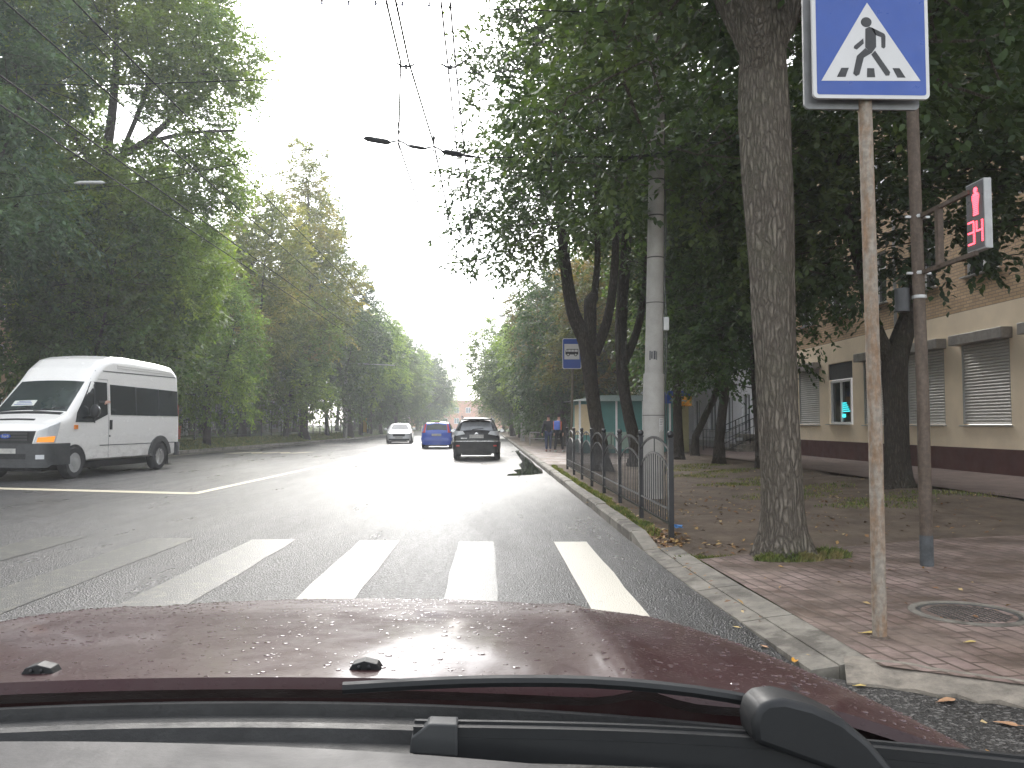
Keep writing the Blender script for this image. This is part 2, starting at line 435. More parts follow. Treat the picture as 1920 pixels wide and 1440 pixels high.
# bare soil under the trees, right side
def soil_z(x, y):
    e = min(smooth01((x - 1.76) / .5), 1)
    z = .075 + .055 * _h(x * 1.2, y * 1.2) * e + .012 * _h(x * 5, y * 5)
    z -= .09 * smooth01((9.8 - y) / 1.8)                   # dips under the paving
    z += .10 * smooth01((x - 5.5) / 2) * smooth01((y - 11) / 4) * smooth01((8.6 - x) / 1.2)
    t = smooth01((y - 22.6) / 1.2) * (1 if x < 7.2 else 0)
    z = z * (1 - t) + .127 * t
    return z
m = MB()
m.grid(lambda u, v: (1.755 + u * 7.2, 7.4 + v * v * 130, soil_z(1.755 + u * 7.2, 7.4 + v * v * 130)), 60, 160)
tag(m.build('soil_right', SOIL, smooth=True), kind='structure')
m = MB(); m.grid(lambda u, v: (8.9 + u * 5.2, 7.0 + v * 4, .05 + .03 * _h(u * 9, v * 5)), 10, 10)
tag(m.build('soil_patch', SOIL, smooth=True), kind='structure')
# left grass bank and kerb
def bank_z(x, y):
    t = KL(y) - .17 - x
    return .13 + .36 * smooth01(t / 1.6) + .03 * _h(x * 2, y)
m = MB(); m.grid(lambda u, v: (KL(v * 260) - .17 - u * u * 30, v * 260, bank_z(KL(v * 260) - .17 - u * u * 30, v * 260)), 24, 150)
tag(m.build('grass_bank', TURF, smooth=True), kind='structure')
m = MB(); y = -10.
while y < 250:
    L = 1.0 if 15 < y < 75 else 5
    x0, x1 = KL(y), KL(y + L)
    m.add([(x0, y + .01, -.2), (x0 - .16, y + .01, -.2), (x1 - .16, y + L - .01, -.2), (x1, y + L - .01, -.2),
           (x0, y + .01, .14), (x0 - .16, y + .01, .15), (x1 - .16, y + L - .01, .15), (x1, y + L - .01, .14)],
          [(4, 5, 6, 7), (0, 4, 7, 3), (0, 1, 5, 4), (2, 3, 7, 6), (1, 2, 6, 5)])
    y += L
tag(m.build('kerb_left', CONC), kind='structure')

# road markings
def stripe(m, x0, x1, ya, yb, z=.004):
    k = 6; w = random.Random(int(x0 * 100))
    vs = []
    for i in range(k + 1): vs.append((x0 + w.uniform(-.012, .012), ya + (yb - ya) * i / k, z))
    for i in range(k, -1, -1): vs.append((x1 + w.uniform(-.012, .012), ya + (yb - ya) * i / k, z))
    m.add(vs, [tuple(range(len(vs)))])
m = MB()
stripe(m, .73, 1.10, 5.33, 9.15)
tag(m.build('crossing_stripe_fresh', PAINT), kind='structure')
m = MB()
for x0, x1 in ((-.33, .07), (-1.43, -.99), (-2.66, -2.16), (-3.86, -3.34), (-5.18, -4.64), (-6.2, -5.8), (-7.4, -7.0), (-8.6, -8.2), (-9.8, -9.4), (-11, -10.6), (-12.2, -11.8), (-13.4, -13.0)):
    ya = 5.35 - x0 * .04; yb = 9.15 - x0 * .11
    stripe(m, x0, x1, ya, yb)
tag(m.build('crossing_stripes', PAINTW), kind='structure')
m = MB()
m.add([(-5.62, 15.55, .004), (-5.42, 15.6, .004), (-4.85, 36, .004), (-4.97, 36, .004)], [(0, 1, 2, 3)])
m.add([(-5.62, 15.56, .0045), (-5.62, 15.95, .0045), (-14.3, 18.6, .0045), (-14.3, 18.2, .0045)], [(3, 2, 1, 0)])
y = 38
while y < 240: stripe(m, -4.95, -4.83, y, y + 3); y += 7
m.add([(KL(34) + .5, 34, .004), (KL(34) + .62, 34, .004), (KL(60) + .62, 60, .004), (KL(60) + .5, 60, .004)], [(0, 1, 2, 3)])
m.add([(-10.6, 52, .004), (-8.6, 52, .004), (-8.6, 52.4, .004), (-10.6, 52.4, .004)], [(0, 1, 2, 3)])
# zigzag of the oncoming bus stop
zz = [(-11.6, 37.2), (-10.95, 39.2), (-10.3, 37.2), (-9.65, 39.2), (-9.0, 37.2), (-8.35, 39.2)]
for (a, b) in zip(zz[:-1], zz[1:]):
    m.add([(a[0] - .26, a[1], .005), (a[0] + .26, a[1], .005), (b[0] + .26, b[1], .005), (b[0] - .26, b[1], .005)], [(0, 1, 2, 3)])
tag(m.build('road_lines', roadpaint('road_paint_line', (.62, .56, .42), .33)), kind='structure')
# puddle along the kerb, with a ragged rim
def puddle():
    n = N('puddle_water'); n.bsdf(Base__Color=(.012, .012, .012), Roughness=.03, IOR=1.33, Specular__IOR__Level=.5,
        Normal=n.bump(n.noise(n.coord(), 5, 3), .03, .01)); return n.m
m = MB(); rk = random.Random(3)
L_ = [(.48, 20.9), (.55, 21.7), (.80, 22.0), (.72, 23.4), (.98, 24.2), (1.02, 26.5), (1.22, 28.5), (1.30, 40)]
R_ = [(1.48, 40), (1.50, 34), (1.56, 30), (1.50, 26), (1.56, 23.6), (1.46, 21.9), (1.15, 21.3), (.7, 20.9)]
m.add([(x + rk.uniform(-.03, .03), y, .006) for x, y in L_] + [(x, y, .006) for x, y in R_], [tuple(reversed(range(16)))])
tag(m.build('puddle', puddle()), kind='structure')

# ================================================================ TREES
def add_np_mesh(name, verts, faces, mats, parent=None, smooth=False):
    """verts (n,3); faces (m,k) all of one size"""
    me = bpy.data.meshes.new(name)
    nv, (nf, k) = len(verts), faces.shape
    me.vertices.add(nv); me.vertices.foreach_set('co', verts.astype(np.float32).ravel())
    me.loops.add(nf * k); me.loops.foreach_set('vertex_index', faces.astype(np.int32).ravel())
    me.polygons.add(nf); me.polygons.foreach_set('loop_start', np.arange(0, nf * k, k, dtype=np.int32))
    try: me.polygons.foreach_set('loop_total', np.full(nf, k, dtype=np.int32))
    except Exception: pass
    if smooth: me.polygons.foreach_set('use_smooth', np.ones(nf, dtype=bool))
    for m in (mats if isinstance(mats, list) else [mats]): me.materials.append(m)
    me.update(calc_edges=True)
    o = bpy.data.objects.new(name, me); C.objects.link(o)
    if parent: o.parent = parent
    return o
def nrm(a): return a / (np.linalg.norm(a, axis=-1, keepdims=True) + 1e-9)

def clusters_in(blobs, spacing, rs):
    pts = []
    for (cx, cy, cz, rx, ry, rz) in blobs:
        vol = 4.19 * rx * ry * rz
        n = int(vol / spacing ** 3 * 3) + 10
        q = nrm(rs.normal(size=(n, 3))) * (rs.random((n, 1)) ** .42)
        q = q * (1 + .18 * np.sin(q[:, :1] * 5 + cx) * np.cos(q[:, 1:2] * 6 + cy))
        pts.append(q * [rx, ry, rz] + [cx, cy, cz])
    pts = np.concatenate(pts); rs.shuffle(pts)
    keep = []
    cell = {}
    for p in pts:
        k = tuple((p // spacing).astype(int)); ok = True
        for a in (-1, 0, 1):
            for b in (-1, 0, 1):
                for c in (-1, 0, 1):
                    for q in cell.get((k[0] + a, k[1] + b, k[2] + c), ()):
                        if ((p - q) ** 2).sum() < (spacing * .78) ** 2: ok = False; break
                    if not ok: break
                if not ok: break
            if not ok: break
        if ok: cell.setdefault(k, []).append(p); keep.append(p)
    return np.array(keep)

def skeleton(paths, cl, rs, seg=.7, r_tip=.011):
    """paths: list of [(x,y,z,r), ...] already thick; cl: cluster centres -> edges with radii"""
    pos, par, fixed = [], [], []
    for path in paths:
        prev = -1
        for i, (x, y, z, r) in enumerate(path):
            if i == 0 and pos:
                d = [(p - np.array((x, y, z))) @ (p - np.array((x, y, z))) for p in pos]; prev = int(np.argmin(d))
                if d[prev] < .01: continue
            pos.append(np.array((x, y, z), float)); par.append(prev); fixed.append(r); prev = len(pos) - 1
    n0 = len(pos)
    top = pos[len(paths[0]) - 1]
    order = np.argsort(np.linalg.norm(cl - top, axis=1))
    depth = [0] * n0
    P = np.zeros((40000, 3)); P[:n0] = pos; n = n0
    D = np.zeros(40000)
    lowz = min(pos[0][2] + 1.6, top[2] - .3)
    for c in cl[order]:
        A = P[:n]; d = np.linalg.norm(A - c, axis=1) + .35 * D[:n] + np.maximum(0, A[:, 2] - c[2] - .3) * 1.5
        d[A[:, 2] < lowz] += 50
        k = int(np.argmin(d)); a = P[k].copy()
        L = np.linalg.norm(c - a); m = max(1, int(L / seg)); prev = k
        for j in range(1, m + 1):
            t = j / m
            q = a + (c - a) * t + rs.normal(size=3) * .06 * L * (0 if j == m else 1) * np.array((1, 1, .6))
            q[2] += .10 * L * math.sin(math.pi * t)
            P[n] = q; par.append(prev); fixed.append(0); D[n] = D[prev] + L / m; prev = n; n += 1
    par = np.array(par); fixed = np.array(fixed)
    acc = np.zeros(n)
    for i in range(n - 1, -1, -1):
        if acc[i] == 0: acc[i] = r_tip ** 2.2
        if par[i] >= 0: acc[par[i]] += acc[i]
    r = acc ** (1 / 2.2)
    r = np.where(fixed > 0, fixed, r)
    # children never thicker than their parent
    for i in range(n):
        if par[i] >= 0 and fixed[i] == 0: r[i] = min(r[i], r[par[i]] * .85)
    return P[:n], par, r, n0

def branch_mesh(P, par, r, start, ns=5):
    idx = np.array([i for i in range(start, len(P)) if par[i] >= 0])
    if len(idx) == 0: return np.zeros((0, 3)), np.zeros((0, 4), int)
    a = P[par[idx]]; b = P[idx]; t = nrm(b - a)
    ref = np.where(np.abs(t[:, 2:3]) < .9, [[0, 0, 1.]], [[1., 0, 0]])
    u = nrm(np.cross(t, ref)); w = np.cross(t, u)
    ang = np.arange(ns) * 2 * math.pi / ns
    ring = u[:, None] * np.cos(ang)[None, :, None] + w[:, None] * np.sin(ang)[None, :, None]
    r0 = np.minimum(r[par[idx]], r[idx] * 1.35)
    va = a[:, None] + ring * r0[:, None, None]; vb = (b + t * r[idx][:, None] * .3)[:, None] + ring * r[idx][:, None, None]
    V = np.concatenate([va, vb], 1).reshape(-1, 3)
    base = np.arange(len(idx))[:, None] * 2 * ns; k = np.arange(ns)[None]
    F = np.stack([base + k, base + (k + 1) % ns, base + ns + (k + 1) % ns, base + ns + k], -1).reshape(-1, 4)
    return V, F

def leaves(cl, rs, center, twigs=9, per=11, ll=.14, lw=.065, tl=.75, hexa=False, droop=.35):
    n = len(cl)
    out = nrm(cl - center)
    c = np.repeat(cl, twigs, 0); o = np.repeat(out, twigs, 0)
    d = nrm(rs.normal(size=c.shape) * .8 + o * .55 + [0, 0, .05])
    base = c + rs.normal(size=c.shape) * .13
    L = rs.uniform(.5, 1.15, (len(c), 1)) * tl
    m = per
    t = (np.arange(m) + .6) / m
    d_ = np.repeat(d, m, 0); tt = np.tile(t, len(c))[:, None]; LL = np.repeat(L, m, 0)
    pos = np.repeat(base, m, 0) + d_ * LL * tt - np.array([0, 0, 1.]) * droop * (LL * tt) ** 2
    side = nrm(np.cross(d_, [0, 0, 1.])); sg = np.tile(np.where(np.arange(m) % 2, 1., -1.), len(c))[:, None]
    ax = nrm(d_ * .6 + side * sg * .8 + rs.normal(size=pos.shape) * .35 + [0, 0, -.35])
    nn = nrm(rs.normal(size=pos.shape) * .55 + [0, 0, 1.])
    wv = nrm(np.cross(nn, ax)); nn = np.cross(ax, wv)
    sc = rs.uniform(.65, 1.2, (len(pos), 1)); l = ll * sc; w = lw * sc
    if hexa:
        V = np.stack([pos, pos + ax * l * .32 + wv * w * .5, pos + ax * l * .68 + wv * w * .38 - nn * l * .04, pos + ax * l - nn * l * .12,
                      pos + ax * l * .68 - wv * w * .38 - nn * l * .04, pos + ax * l * .32 - wv * w * .5], 1).reshape(-1, 3)
        F = np.arange(len(pos) * 6).reshape(-1, 6)
    else:
        V = np.stack([pos, pos + ax * l * .45 + wv * w * .5, pos + ax * l, pos + ax * l * .45 - wv * w * .5], 1).reshape(-1, 3)
        F = np.arange(len(pos) * 4).reshape(-1, 4)
    return V, F

def smooth_path(path, step=.25):
    P = np.array(path, float); out = []
    for i in range(len(P) - 1):
        p0, p1, p2, p3 = P[max(i - 1, 0)], P[i], P[i + 1], P[min(i + 2, len(P) - 1)]
        k = max(1, int(np.linalg.norm(p2[:3] - p1[:3]) / step))
        for j in range(k):
            t = j / k
            out.append(.5 * ((2 * p1) + (-p0 + p2) * t + (2 * p0 - 5 * p1 + 4 * p2 - p3) * t * t + (-p0 + 3 * p1 - 3 * p2 + p3) * t ** 3))
    out.append(P[-1]); return [tuple(q) for q in out]

def tree(name, label, base, paths, blobs, lmat, bmat, seed, spacing=.95, group=None, hero=False, barkn=10, lk=None, cat='tree', flare=.5, twigr=.011):
    """paths / blobs are relative to base"""
    rs = np.random.RandomState(seed)
    t = thing(name, label, cat, base, 0, group)
    sp = [smooth_path(p, .18 if hero else .5) for p in paths]
    cl = clusters_in(blobs, spacing, rs)
    if hero: cl = cl[cl[:, 2] > 1.2]
    P, par, r, n0 = skeleton(sp, cl, rs, r_tip=twigr)
    V, F = branch_mesh(P, par, r, n0)
    mb = MB()
    ph = rs.rand(6) * 6.28
    for k, path in enumerate(sp):
        def wob(a, i, p, k=k):
            h = p[2]
            v = 1 + .05 * math.sin(2 * a + ph[0] + h) + .035 * math.sin(5 * a + ph[1] + h * 1.7) 
            if hero: v += .03 * math.sin(13 * a + ph[2] + h * 3.1) + .02 * math.sin(23 * a + ph[3] - h * 2.3 + 1.2 * math.sin(h * 4))
            if k == 0: v += flare * max(0, 1 - max(h, 0) / .45) ** 2 * (1 + .35 * math.sin(4 * a + ph[4]))
            return v
        mb.tube([q[:3] for q in path], [q[3] for q in path], barkn * (3 if hero else 1), wob=wob)
    off = len(mb.v)
    mb.add(V, F.tolist())
    mb.build('trunk', bmat, t, smooth=True)
    LK = dict(twigs=9, per=11, ll=.15, lw=.07)
    LK.update(lk or {})
    cen = np.mean(np.array(blobs)[:, :3], 0) - [0, 0, 1]
    LV, LF = leaves(cl, rs, cen, **LK)
    add_np_mesh('crown', LV, LF, lmat, t)
    return t

# --- tree kinds that are repeated (each copy shares the mesh of its kind)
def kinds():
    K = {}
    P0 = (0, 0, -3000)
    K['spread'] = tree('broadleaf_tree', 'x', P0, [[(0, 0, -.3, .24), (.1, 0, 2, .19), (.3, .1, 4.5, .17), (.2, -.2, 8, .13), (.5, .3, 12, .07)], [(.3, .1, 4.5, .12), (1.6, .4, 7, .09), (2.6, .3, 10, .05)], [(.2, 0, 3.6, .11), (-1.3, -.4, 6, .08), (-2.4, 0, 9, .05)]],
        [(0, 0, 8.5, 3.6, 3.6, 4.2), (1.6, .6, 12, 2.6, 2.6, 3.2), (-1.5, -.6, 11, 2.6, 2.4, 3), (.3, .2, 14.6, 1.8, 1.8, 2.2), (2.2, -1, 6.5, 2.2, 2.2, 2), (-2.2, .9, 6, 2.2, 2.2, 2)], LEAF['mid'], BARKD, 11, 1.0, lk=dict(twigs=13, per=12, ll=.22, lw=.10, tl=.95))
    K['tall'] = tree('broadleaf_tree', 'x', P0, [[(0, 0, -.3, .26), (-.1, 0, 3, .2), (.2, .2, 7, .16), (.1, -.2, 12, .11), (.3, .1, 17, .05)], [(.1, .1, 5.5, .12), (1.4, .3, 9, .08), (1.9, .2, 13, .04)]],
        [(0, 0, 10, 3.0, 3.0, 4.2), (.6, .4, 14.5, 2.4, 2.4, 3.6), (.2, 0, 18, 1.5, 1.5, 2.4), (-1.2, -.5, 7.5, 2.2, 2.2, 2.4), (1.8, .6, 8, 2, 2, 2)], LEAF['mid'], BARKD, 23, 1.0, lk=dict(twigs=13, per=12, ll=.22, lw=.10, tl=.95))
    K['low'] = tree('broadleaf_tree', 'x', P0, [[(0, 0, -.3, .16), (.1, .1, 1.6, .13), (.4, .1, 3.6, .09), (.5, 0, 6.5, .04)], [(.1, .1, 1.8, .07), (-1, .3, 3.5, .05), (-1.6, .4, 5.5, .03)]],
        [(0, 0, 3.6, 2.7, 2.7, 2.4), (.9, -.6, 2.3, 1.8, 1.8, 1.0), (-1, .6, 2.4, 1.6, 1.6, 1.0), (1.1, .4, 6, 1.9, 1.9, 2), (-1.2, -.3, 5.4, 1.9, 1.9, 2), (.2, .3, 7.6, 1.3, 1.3, 1.6)], LEAF['mid'], BARKD, 31, .85, lk=dict(twigs=12, per=12, ll=.2, lw=.09, tl=.85))
    K['round'] = tree('broadleaf_tree', 'x', P0, [[(0, 0, -.3, .2), (0, .1, 2.4, .16), (-.3, 0, 5, .13), (0, .2, 9, .06)], [(-.1, 0, 3, .1), (1.5, -.4, 5.5, .07), (2.2, -.6, 8, .04)]],
        [(0, 0, 7, 3.4, 3.4, 3.6), (-1.5, .5, 9.6, 2.4, 2.4, 2.6), (1.5, -.4, 10, 2.3, 2.3, 2.8), (0, 0, 12, 1.7, 1.7, 2)], LEAF['mid'], BARKD, 47, 1.0, lk=dict(twigs=13, per=12, ll=.22, lw=.10, tl=.95))
    K['bush'] = tree('shrub', 'x', P0, [[(0, 0, -.2, .05), (.1, 0, .6, .04), (.2, .1, 1.5, .02)], [(0, 0, .1, .04), (-.4, .2, .8, .03), (-.7, .3, 1.5, .015)]],
        [(0, 0, 1.0, 1.5, 1.3, 1.0), (.8, .3, 1.5, 1.0, 1.0, 1.0), (-.8, -.2, 1.3, 1.0, 1.0, .9)], LEAF['dark'], BARKD, 53, .6, lk=dict(twigs=10, per=10, ll=.13, lw=.06, tl=.5), cat='shrub')
    return K
KIND = kinds()
KU = set()
def plant(kind, x, y, z, rot, sc, mat, label, group, name='broadleaf_tree', tilt=(0, 0)):
    src = KIND[kind]
    o = src if kind not in KU else copy_tree(src)
    KU.add(kind)
    o.name = name
    o.location = (x, y, z); o.rotation_euler = (R(tilt[0]), R(tilt[1]), R(rot))
    o.scale = sc if hasattr(sc, '__len__') else (sc, sc, sc)
    o['label'] = label; o['group'] = group
    for ch in o.children:
        if ch.name.startswith('crown'):
            ch.material_slots[0].link = 'OBJECT'; ch.material_slots[0].material = LEAF[mat]
    return o
GL, GR_ = 'street trees along the left verge', 'street trees along the right footway'
# left row
plant('spread', -17.6, 25.0, .4, 20, (1.1, 1.1, 1.1), 'blue', 'dark green tree at the left edge, above the front of the white van', GL)
plant('low', -15.8, 34.5, .45, 60, (1.2, 1.2, 1.25), 'mid', 'low dark tree directly behind the white van roof', GL)
plant('low', -14.6, 30.0, .4, 160, (1.0, 1.0, 1.1), 'mid', 'low dark tree behind the windscreen side of the white van', GL)
plant('round', -17.2, 41, .5, 100, (1.1, 1.1, 1.05), 'light', 'green tree behind the rear end of the white van', GL)
plant('low', -14.2, 42, .4, 250, (1.0, 1.0, 1.15), 'light', 'yellow-green low tree just right of the white van', GL)
plant('spread', -15.4, 52, .4, 300, (1.0, 1.0, .98), 'yellow', 'light green tree with two leaning trunks by the shop window', GL, tilt=(0, 4))
plant('tall', -13.3, 60, .3, 80, (1.25, 1.25, 1.08), 'yellow', 'tree with yellowing top standing second from the tall left tree', GL)
plant('low', -13.9, 57, .3, 10, (1.15, 1.15, 1.2), 'light', 'low dense tree in front of the left concrete pole', GL)
plant('tall', -12.4, 74, .2, 150, (1.35, 1.35, 1.12), 'blue', 'tall bluish dark tree leaning over the left lane', GL, tilt=(0, 8))
plant('low', -13.2, 68, .2, 200, (1.2, 1.2, 1.4), 'mid', 'low green tree beside the left concrete pole', GL)
plant('round', -12.6, 82, .2, 20, (1.0, 1.0, .95), 'light', 'round green tree above the white saloon', GL)
plant('round', -12.3, 95, .2, 130, (1.05, 1.05, 1.05), 'light', 'pale green tree further up beyond the white saloon', GL)
plant('low', -12.9, 90, .2, 310, (1.3, 1.3, 1.4), 'dark', 'low dark tree right behind the white saloon', GL)
plant('spread', -12.3, 110, .2, 40, (.95, .95, .85), 'mid', 'mid green tree far up the left side over the blue car', GL)
plant('round', -12.9, 128, .1, 170, (1.4, 1.4, 1.0), 'light', 'pale tree far up the left side, left of the far orange building', GL, tilt=(0, 8))
plant('low', -13.0, 116, .1, 70, (1.5, 1.5, 1.5), 'mid', 'bushy tree far up the left side behind the blue car roof', GL)
plant('round', -13.0, 150, .1, 10, (1.7, 1.7, 1.1), 'blue', 'distant bluish tree on the left of the street end', GL, tilt=(0, 9))
plant('spread', -13.2, 175, .1, 210, (1.6, 1.6, .9), 'light', 'farthest pale tree on the left before the orange building', GL, tilt=(0, 9))
# second left row
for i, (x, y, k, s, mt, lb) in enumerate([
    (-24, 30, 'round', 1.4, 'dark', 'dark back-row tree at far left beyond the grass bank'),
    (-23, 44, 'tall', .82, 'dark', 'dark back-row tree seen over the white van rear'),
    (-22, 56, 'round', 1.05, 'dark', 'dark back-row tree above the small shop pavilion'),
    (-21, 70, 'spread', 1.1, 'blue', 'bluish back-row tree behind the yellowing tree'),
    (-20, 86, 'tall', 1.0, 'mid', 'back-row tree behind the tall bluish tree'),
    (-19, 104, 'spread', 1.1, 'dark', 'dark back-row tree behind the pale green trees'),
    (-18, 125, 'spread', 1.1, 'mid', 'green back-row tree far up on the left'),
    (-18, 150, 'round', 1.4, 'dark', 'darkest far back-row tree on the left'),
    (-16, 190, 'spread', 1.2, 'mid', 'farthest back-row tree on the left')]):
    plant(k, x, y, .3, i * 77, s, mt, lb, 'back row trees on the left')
# right far row
plant('spread', 6.6, 40, .1, 30, (.9, .9, .72), 'brown', 'browning tree behind the bus stop sign', GR_)
plant('round', 4.4, 50, .1, 200, (.85, .85, .84), 'brown', 'reddish topped tree over the bus stop, left of the forked trunks', GR_)
plant('low', 4.2, 45, .1, 40, (1.0, 1.0, 1.2), 'dark', 'low dark tree behind the two pedestrians', GR_)
plant('spread', 3.8, 62, .1, 300, (.85, .85, .66), 'light', 'light green tree overhanging the kerb beyond the bus stop', GR_)
plant('low', 5.4, 56, .1, 140, (1.2, 1.2, 1.3), 'dark', 'low shaded tree beyond the low railing', GR_)
plant('round', 2.5, 82, .1, 60, (1.25, 1.25, .9), 'light', 'yellow-green tree leaning over the right lane above the black car', GR_, tilt=(0, -9))
plant('low', 2.9, 74, .1, 250, (1.2, 1.2, 1.3), 'mid', 'small green tree right of the black car roof', GR_)
plant('spread', 2.9, 105, .1, 110, (1.1, 1.1, .72), 'light', 'pale tree farther up on the right over the street end', GR_, tilt=(0, -8))
plant('low', 2.4, 125, .1, 30, (1.5, 1.5, 1.3), 'yellow', 'distant yellowish small tree right of the orange building', GR_)
plant('round', 4, 145, .1, 150, (1.2, 1.2, 1.0), 'mid', 'farthest tree on the right before the street end', GR_)
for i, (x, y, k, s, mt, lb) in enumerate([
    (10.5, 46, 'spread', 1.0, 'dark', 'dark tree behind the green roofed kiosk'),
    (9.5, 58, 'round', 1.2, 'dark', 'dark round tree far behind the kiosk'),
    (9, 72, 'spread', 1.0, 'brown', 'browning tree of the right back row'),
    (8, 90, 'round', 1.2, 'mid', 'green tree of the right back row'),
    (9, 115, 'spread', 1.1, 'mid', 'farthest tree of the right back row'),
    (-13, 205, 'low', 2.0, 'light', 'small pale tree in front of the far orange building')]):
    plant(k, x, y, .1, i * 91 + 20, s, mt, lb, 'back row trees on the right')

GB = 'shrubs under the far trees'
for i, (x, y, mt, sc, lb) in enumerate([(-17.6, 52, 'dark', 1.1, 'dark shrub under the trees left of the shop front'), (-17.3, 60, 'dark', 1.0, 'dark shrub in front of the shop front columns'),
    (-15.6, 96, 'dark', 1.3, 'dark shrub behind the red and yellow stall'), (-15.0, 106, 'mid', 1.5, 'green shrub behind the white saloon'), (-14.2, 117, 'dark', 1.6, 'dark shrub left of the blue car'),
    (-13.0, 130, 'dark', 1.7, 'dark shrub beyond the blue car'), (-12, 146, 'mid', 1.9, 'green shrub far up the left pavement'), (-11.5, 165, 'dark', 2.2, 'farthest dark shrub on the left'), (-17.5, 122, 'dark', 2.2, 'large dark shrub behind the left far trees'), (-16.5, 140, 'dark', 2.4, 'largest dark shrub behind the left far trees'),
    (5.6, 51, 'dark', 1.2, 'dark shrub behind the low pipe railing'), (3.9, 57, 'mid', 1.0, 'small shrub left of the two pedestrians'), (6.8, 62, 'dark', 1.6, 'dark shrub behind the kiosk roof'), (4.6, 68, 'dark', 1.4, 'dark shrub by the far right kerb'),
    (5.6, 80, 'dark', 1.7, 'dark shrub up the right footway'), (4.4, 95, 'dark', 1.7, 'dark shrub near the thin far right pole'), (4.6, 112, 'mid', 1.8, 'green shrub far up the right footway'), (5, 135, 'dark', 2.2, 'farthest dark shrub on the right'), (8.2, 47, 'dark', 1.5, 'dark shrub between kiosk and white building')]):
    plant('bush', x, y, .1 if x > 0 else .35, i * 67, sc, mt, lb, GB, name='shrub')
# --- trees with a shape of their own
HK = dict(hero=True)
tree('broadleaf_tree', 'tallest left tree, its bright crown rising behind the white van roof', (-15.9, 32, .42),
    [[(0, 0, -.3, .34), (0, 0, 3, .27), (.3, 0, 7, .24), (1.0, 0, 11.2, .2), (1.2, .2, 15, .12), (1.0, .3, 19, .06)],
     [(.95, 0, 11, .16), (2.6, 0, 12.0, .13), (4.0, .1, 13.6, .09), (5.0, .2, 15.6, .05)], [(2.2, 0, 11.8, .1), (4.2, -.2, 12.2, .07), (6.0, -.3, 12.3, .04)],
     [(1.6, 0, 11.5, .1), (2.4, .2, 14, .08), (3.0, .3, 17, .05)], [(.9, 0, 10.5, .14), (-.8, .2, 13, .1), (-2, .4, 16.5, .06)]],
    [(4.1, 0, 14.8, 2.9, 2.8, 2.2), (2.0, 0, 18.0, 3.6, 3, 2.6), (-1.6, 0, 16, 3.4, 3, 3.6), (4.6, 0, 10.6, 2.0, 2.4, 1.7), (1.5, -.2, 8.8, 3.6, 2.8, 2.6), (-1.5, 0, 10.5, 3, 3, 3), (3.6, -.6, 6.6, 2.4, 2.4, 2.2), (.5, 0, 4.6, 2.6, 2.2, 2)],
    LEAF['light'], BARKD, 77, .72, GL, lk=dict(twigs=12, per=12, ll=.2, lw=.085, tl=.85), barkn=16)
tree('broadleaf_tree', 'thick furrowed street tree beside the fence end and brick paving', (2.79, 7.75, .03),
    [[(0, 0, -.15, .23), (0, 0, .1, .212), (.0, 0, .7, .198), (-.03, 0, 1.5, .192), (-.06, 0, 2.4, .198), (-.07, .05, 3.3, .215), (-.08, .1, 4.0, .23), (-.05, .2, 5.2, .21), (.0, .3, 7, .17), (0, .4, 9.5, .1)],
     [(-.08, .15, 4.9, .17), (-.55, .6, 6.2, .13), (-1.2, 1.6, 7.4, .09), (-1.9, 2.8, 8.4, .05)],
     [(-.05, .15, 4.9, .15), (.6, 0, 6.1, .12), (1.6, -.1, 7.3, .09), (2.6, 0, 8.4, .05)],
     [(-.1, .1, 4.7, .12), (-.5, -.7, 6.2, .09), (-.9, -1.8, 7.6, .06)]],
    [(-.2, 2.8, 7.5, 2.1, 2.8, 1.3), (-1.2, 4.6, 6.3, 1.3, 2.0, 1.4), (.3, .4, 7.4, 2.9, 3.0, 2.0), (2.7, 1.3, 5.9, 1.8, 2.0, 1.3), (0, 1.5, 9.4, 2.6, 3.0, 2.4), (-1.1, 5.2, 5.1, .9, 1.3, .6), (1.6, 6.6, 5.8, 1.9, 1.5, 1.3)],
    LEAF['canopy'], BARK, 5, .66, GR_, lk=dict(twigs=11, per=10, ll=.13, lw=.072, tl=.62, hexa=True), **HK)
tree('broadleaf_tree', 'dark forked tree in front of the beige shuttered wall', (7.5, 14.9, .12),
    [[(0, 0, -.2, .25), (0, 0, .5, .21), (0, 0, 1.5, .2), (0, 0, 2.3, .22), (.12, 0, 2.7, .2), (.35, 0, 3.4, .16), (.55, .1, 4.6, .13), (.6, .2, 6.5, .09), (.5, .2, 9, .05)],
     [(-.05, 0, 2.3, .15), (-.35, 0, 3.0, .12), (-.6, .1, 4.2, .1), (-.9, .3, 6.2, .06)]],
    [(-.9, .2, 6.0, 2.6, 2.6, 2.0), (1.4, -.2, 7.2, 2.8, 2.6, 2.4), (-2.0, .4, 4.5, 1.5, 1.8, 1.15), (0, .3, 9.5, 3, 3, 2.2), (2.8, -1.2, 5.8, 2.0, 1.8, 1.3), (3.6, .6, 7.6, 2.2, 2, 1.8), (-.9, -.9, 3.7, 1.0, 1.0, .55), (-3, .8, 6.4, 1.6, 1.8, 1.7), (2.2, -1.6, 5.4, 1.5, 1.5, 1.2), (1.5, -.9, 4.2, .6, .7, .3), (3.4, -2.2, 4.9, 1.1, 1.1, .9), (.3, -.8, 4.6, 1.1, .9, .7)],
    LEAF['canopy'], BARKD, 6, .70, GR_, lk=dict(twigs=11, per=10, ll=.15, lw=.08, tl=.65, hexa=True), **HK)
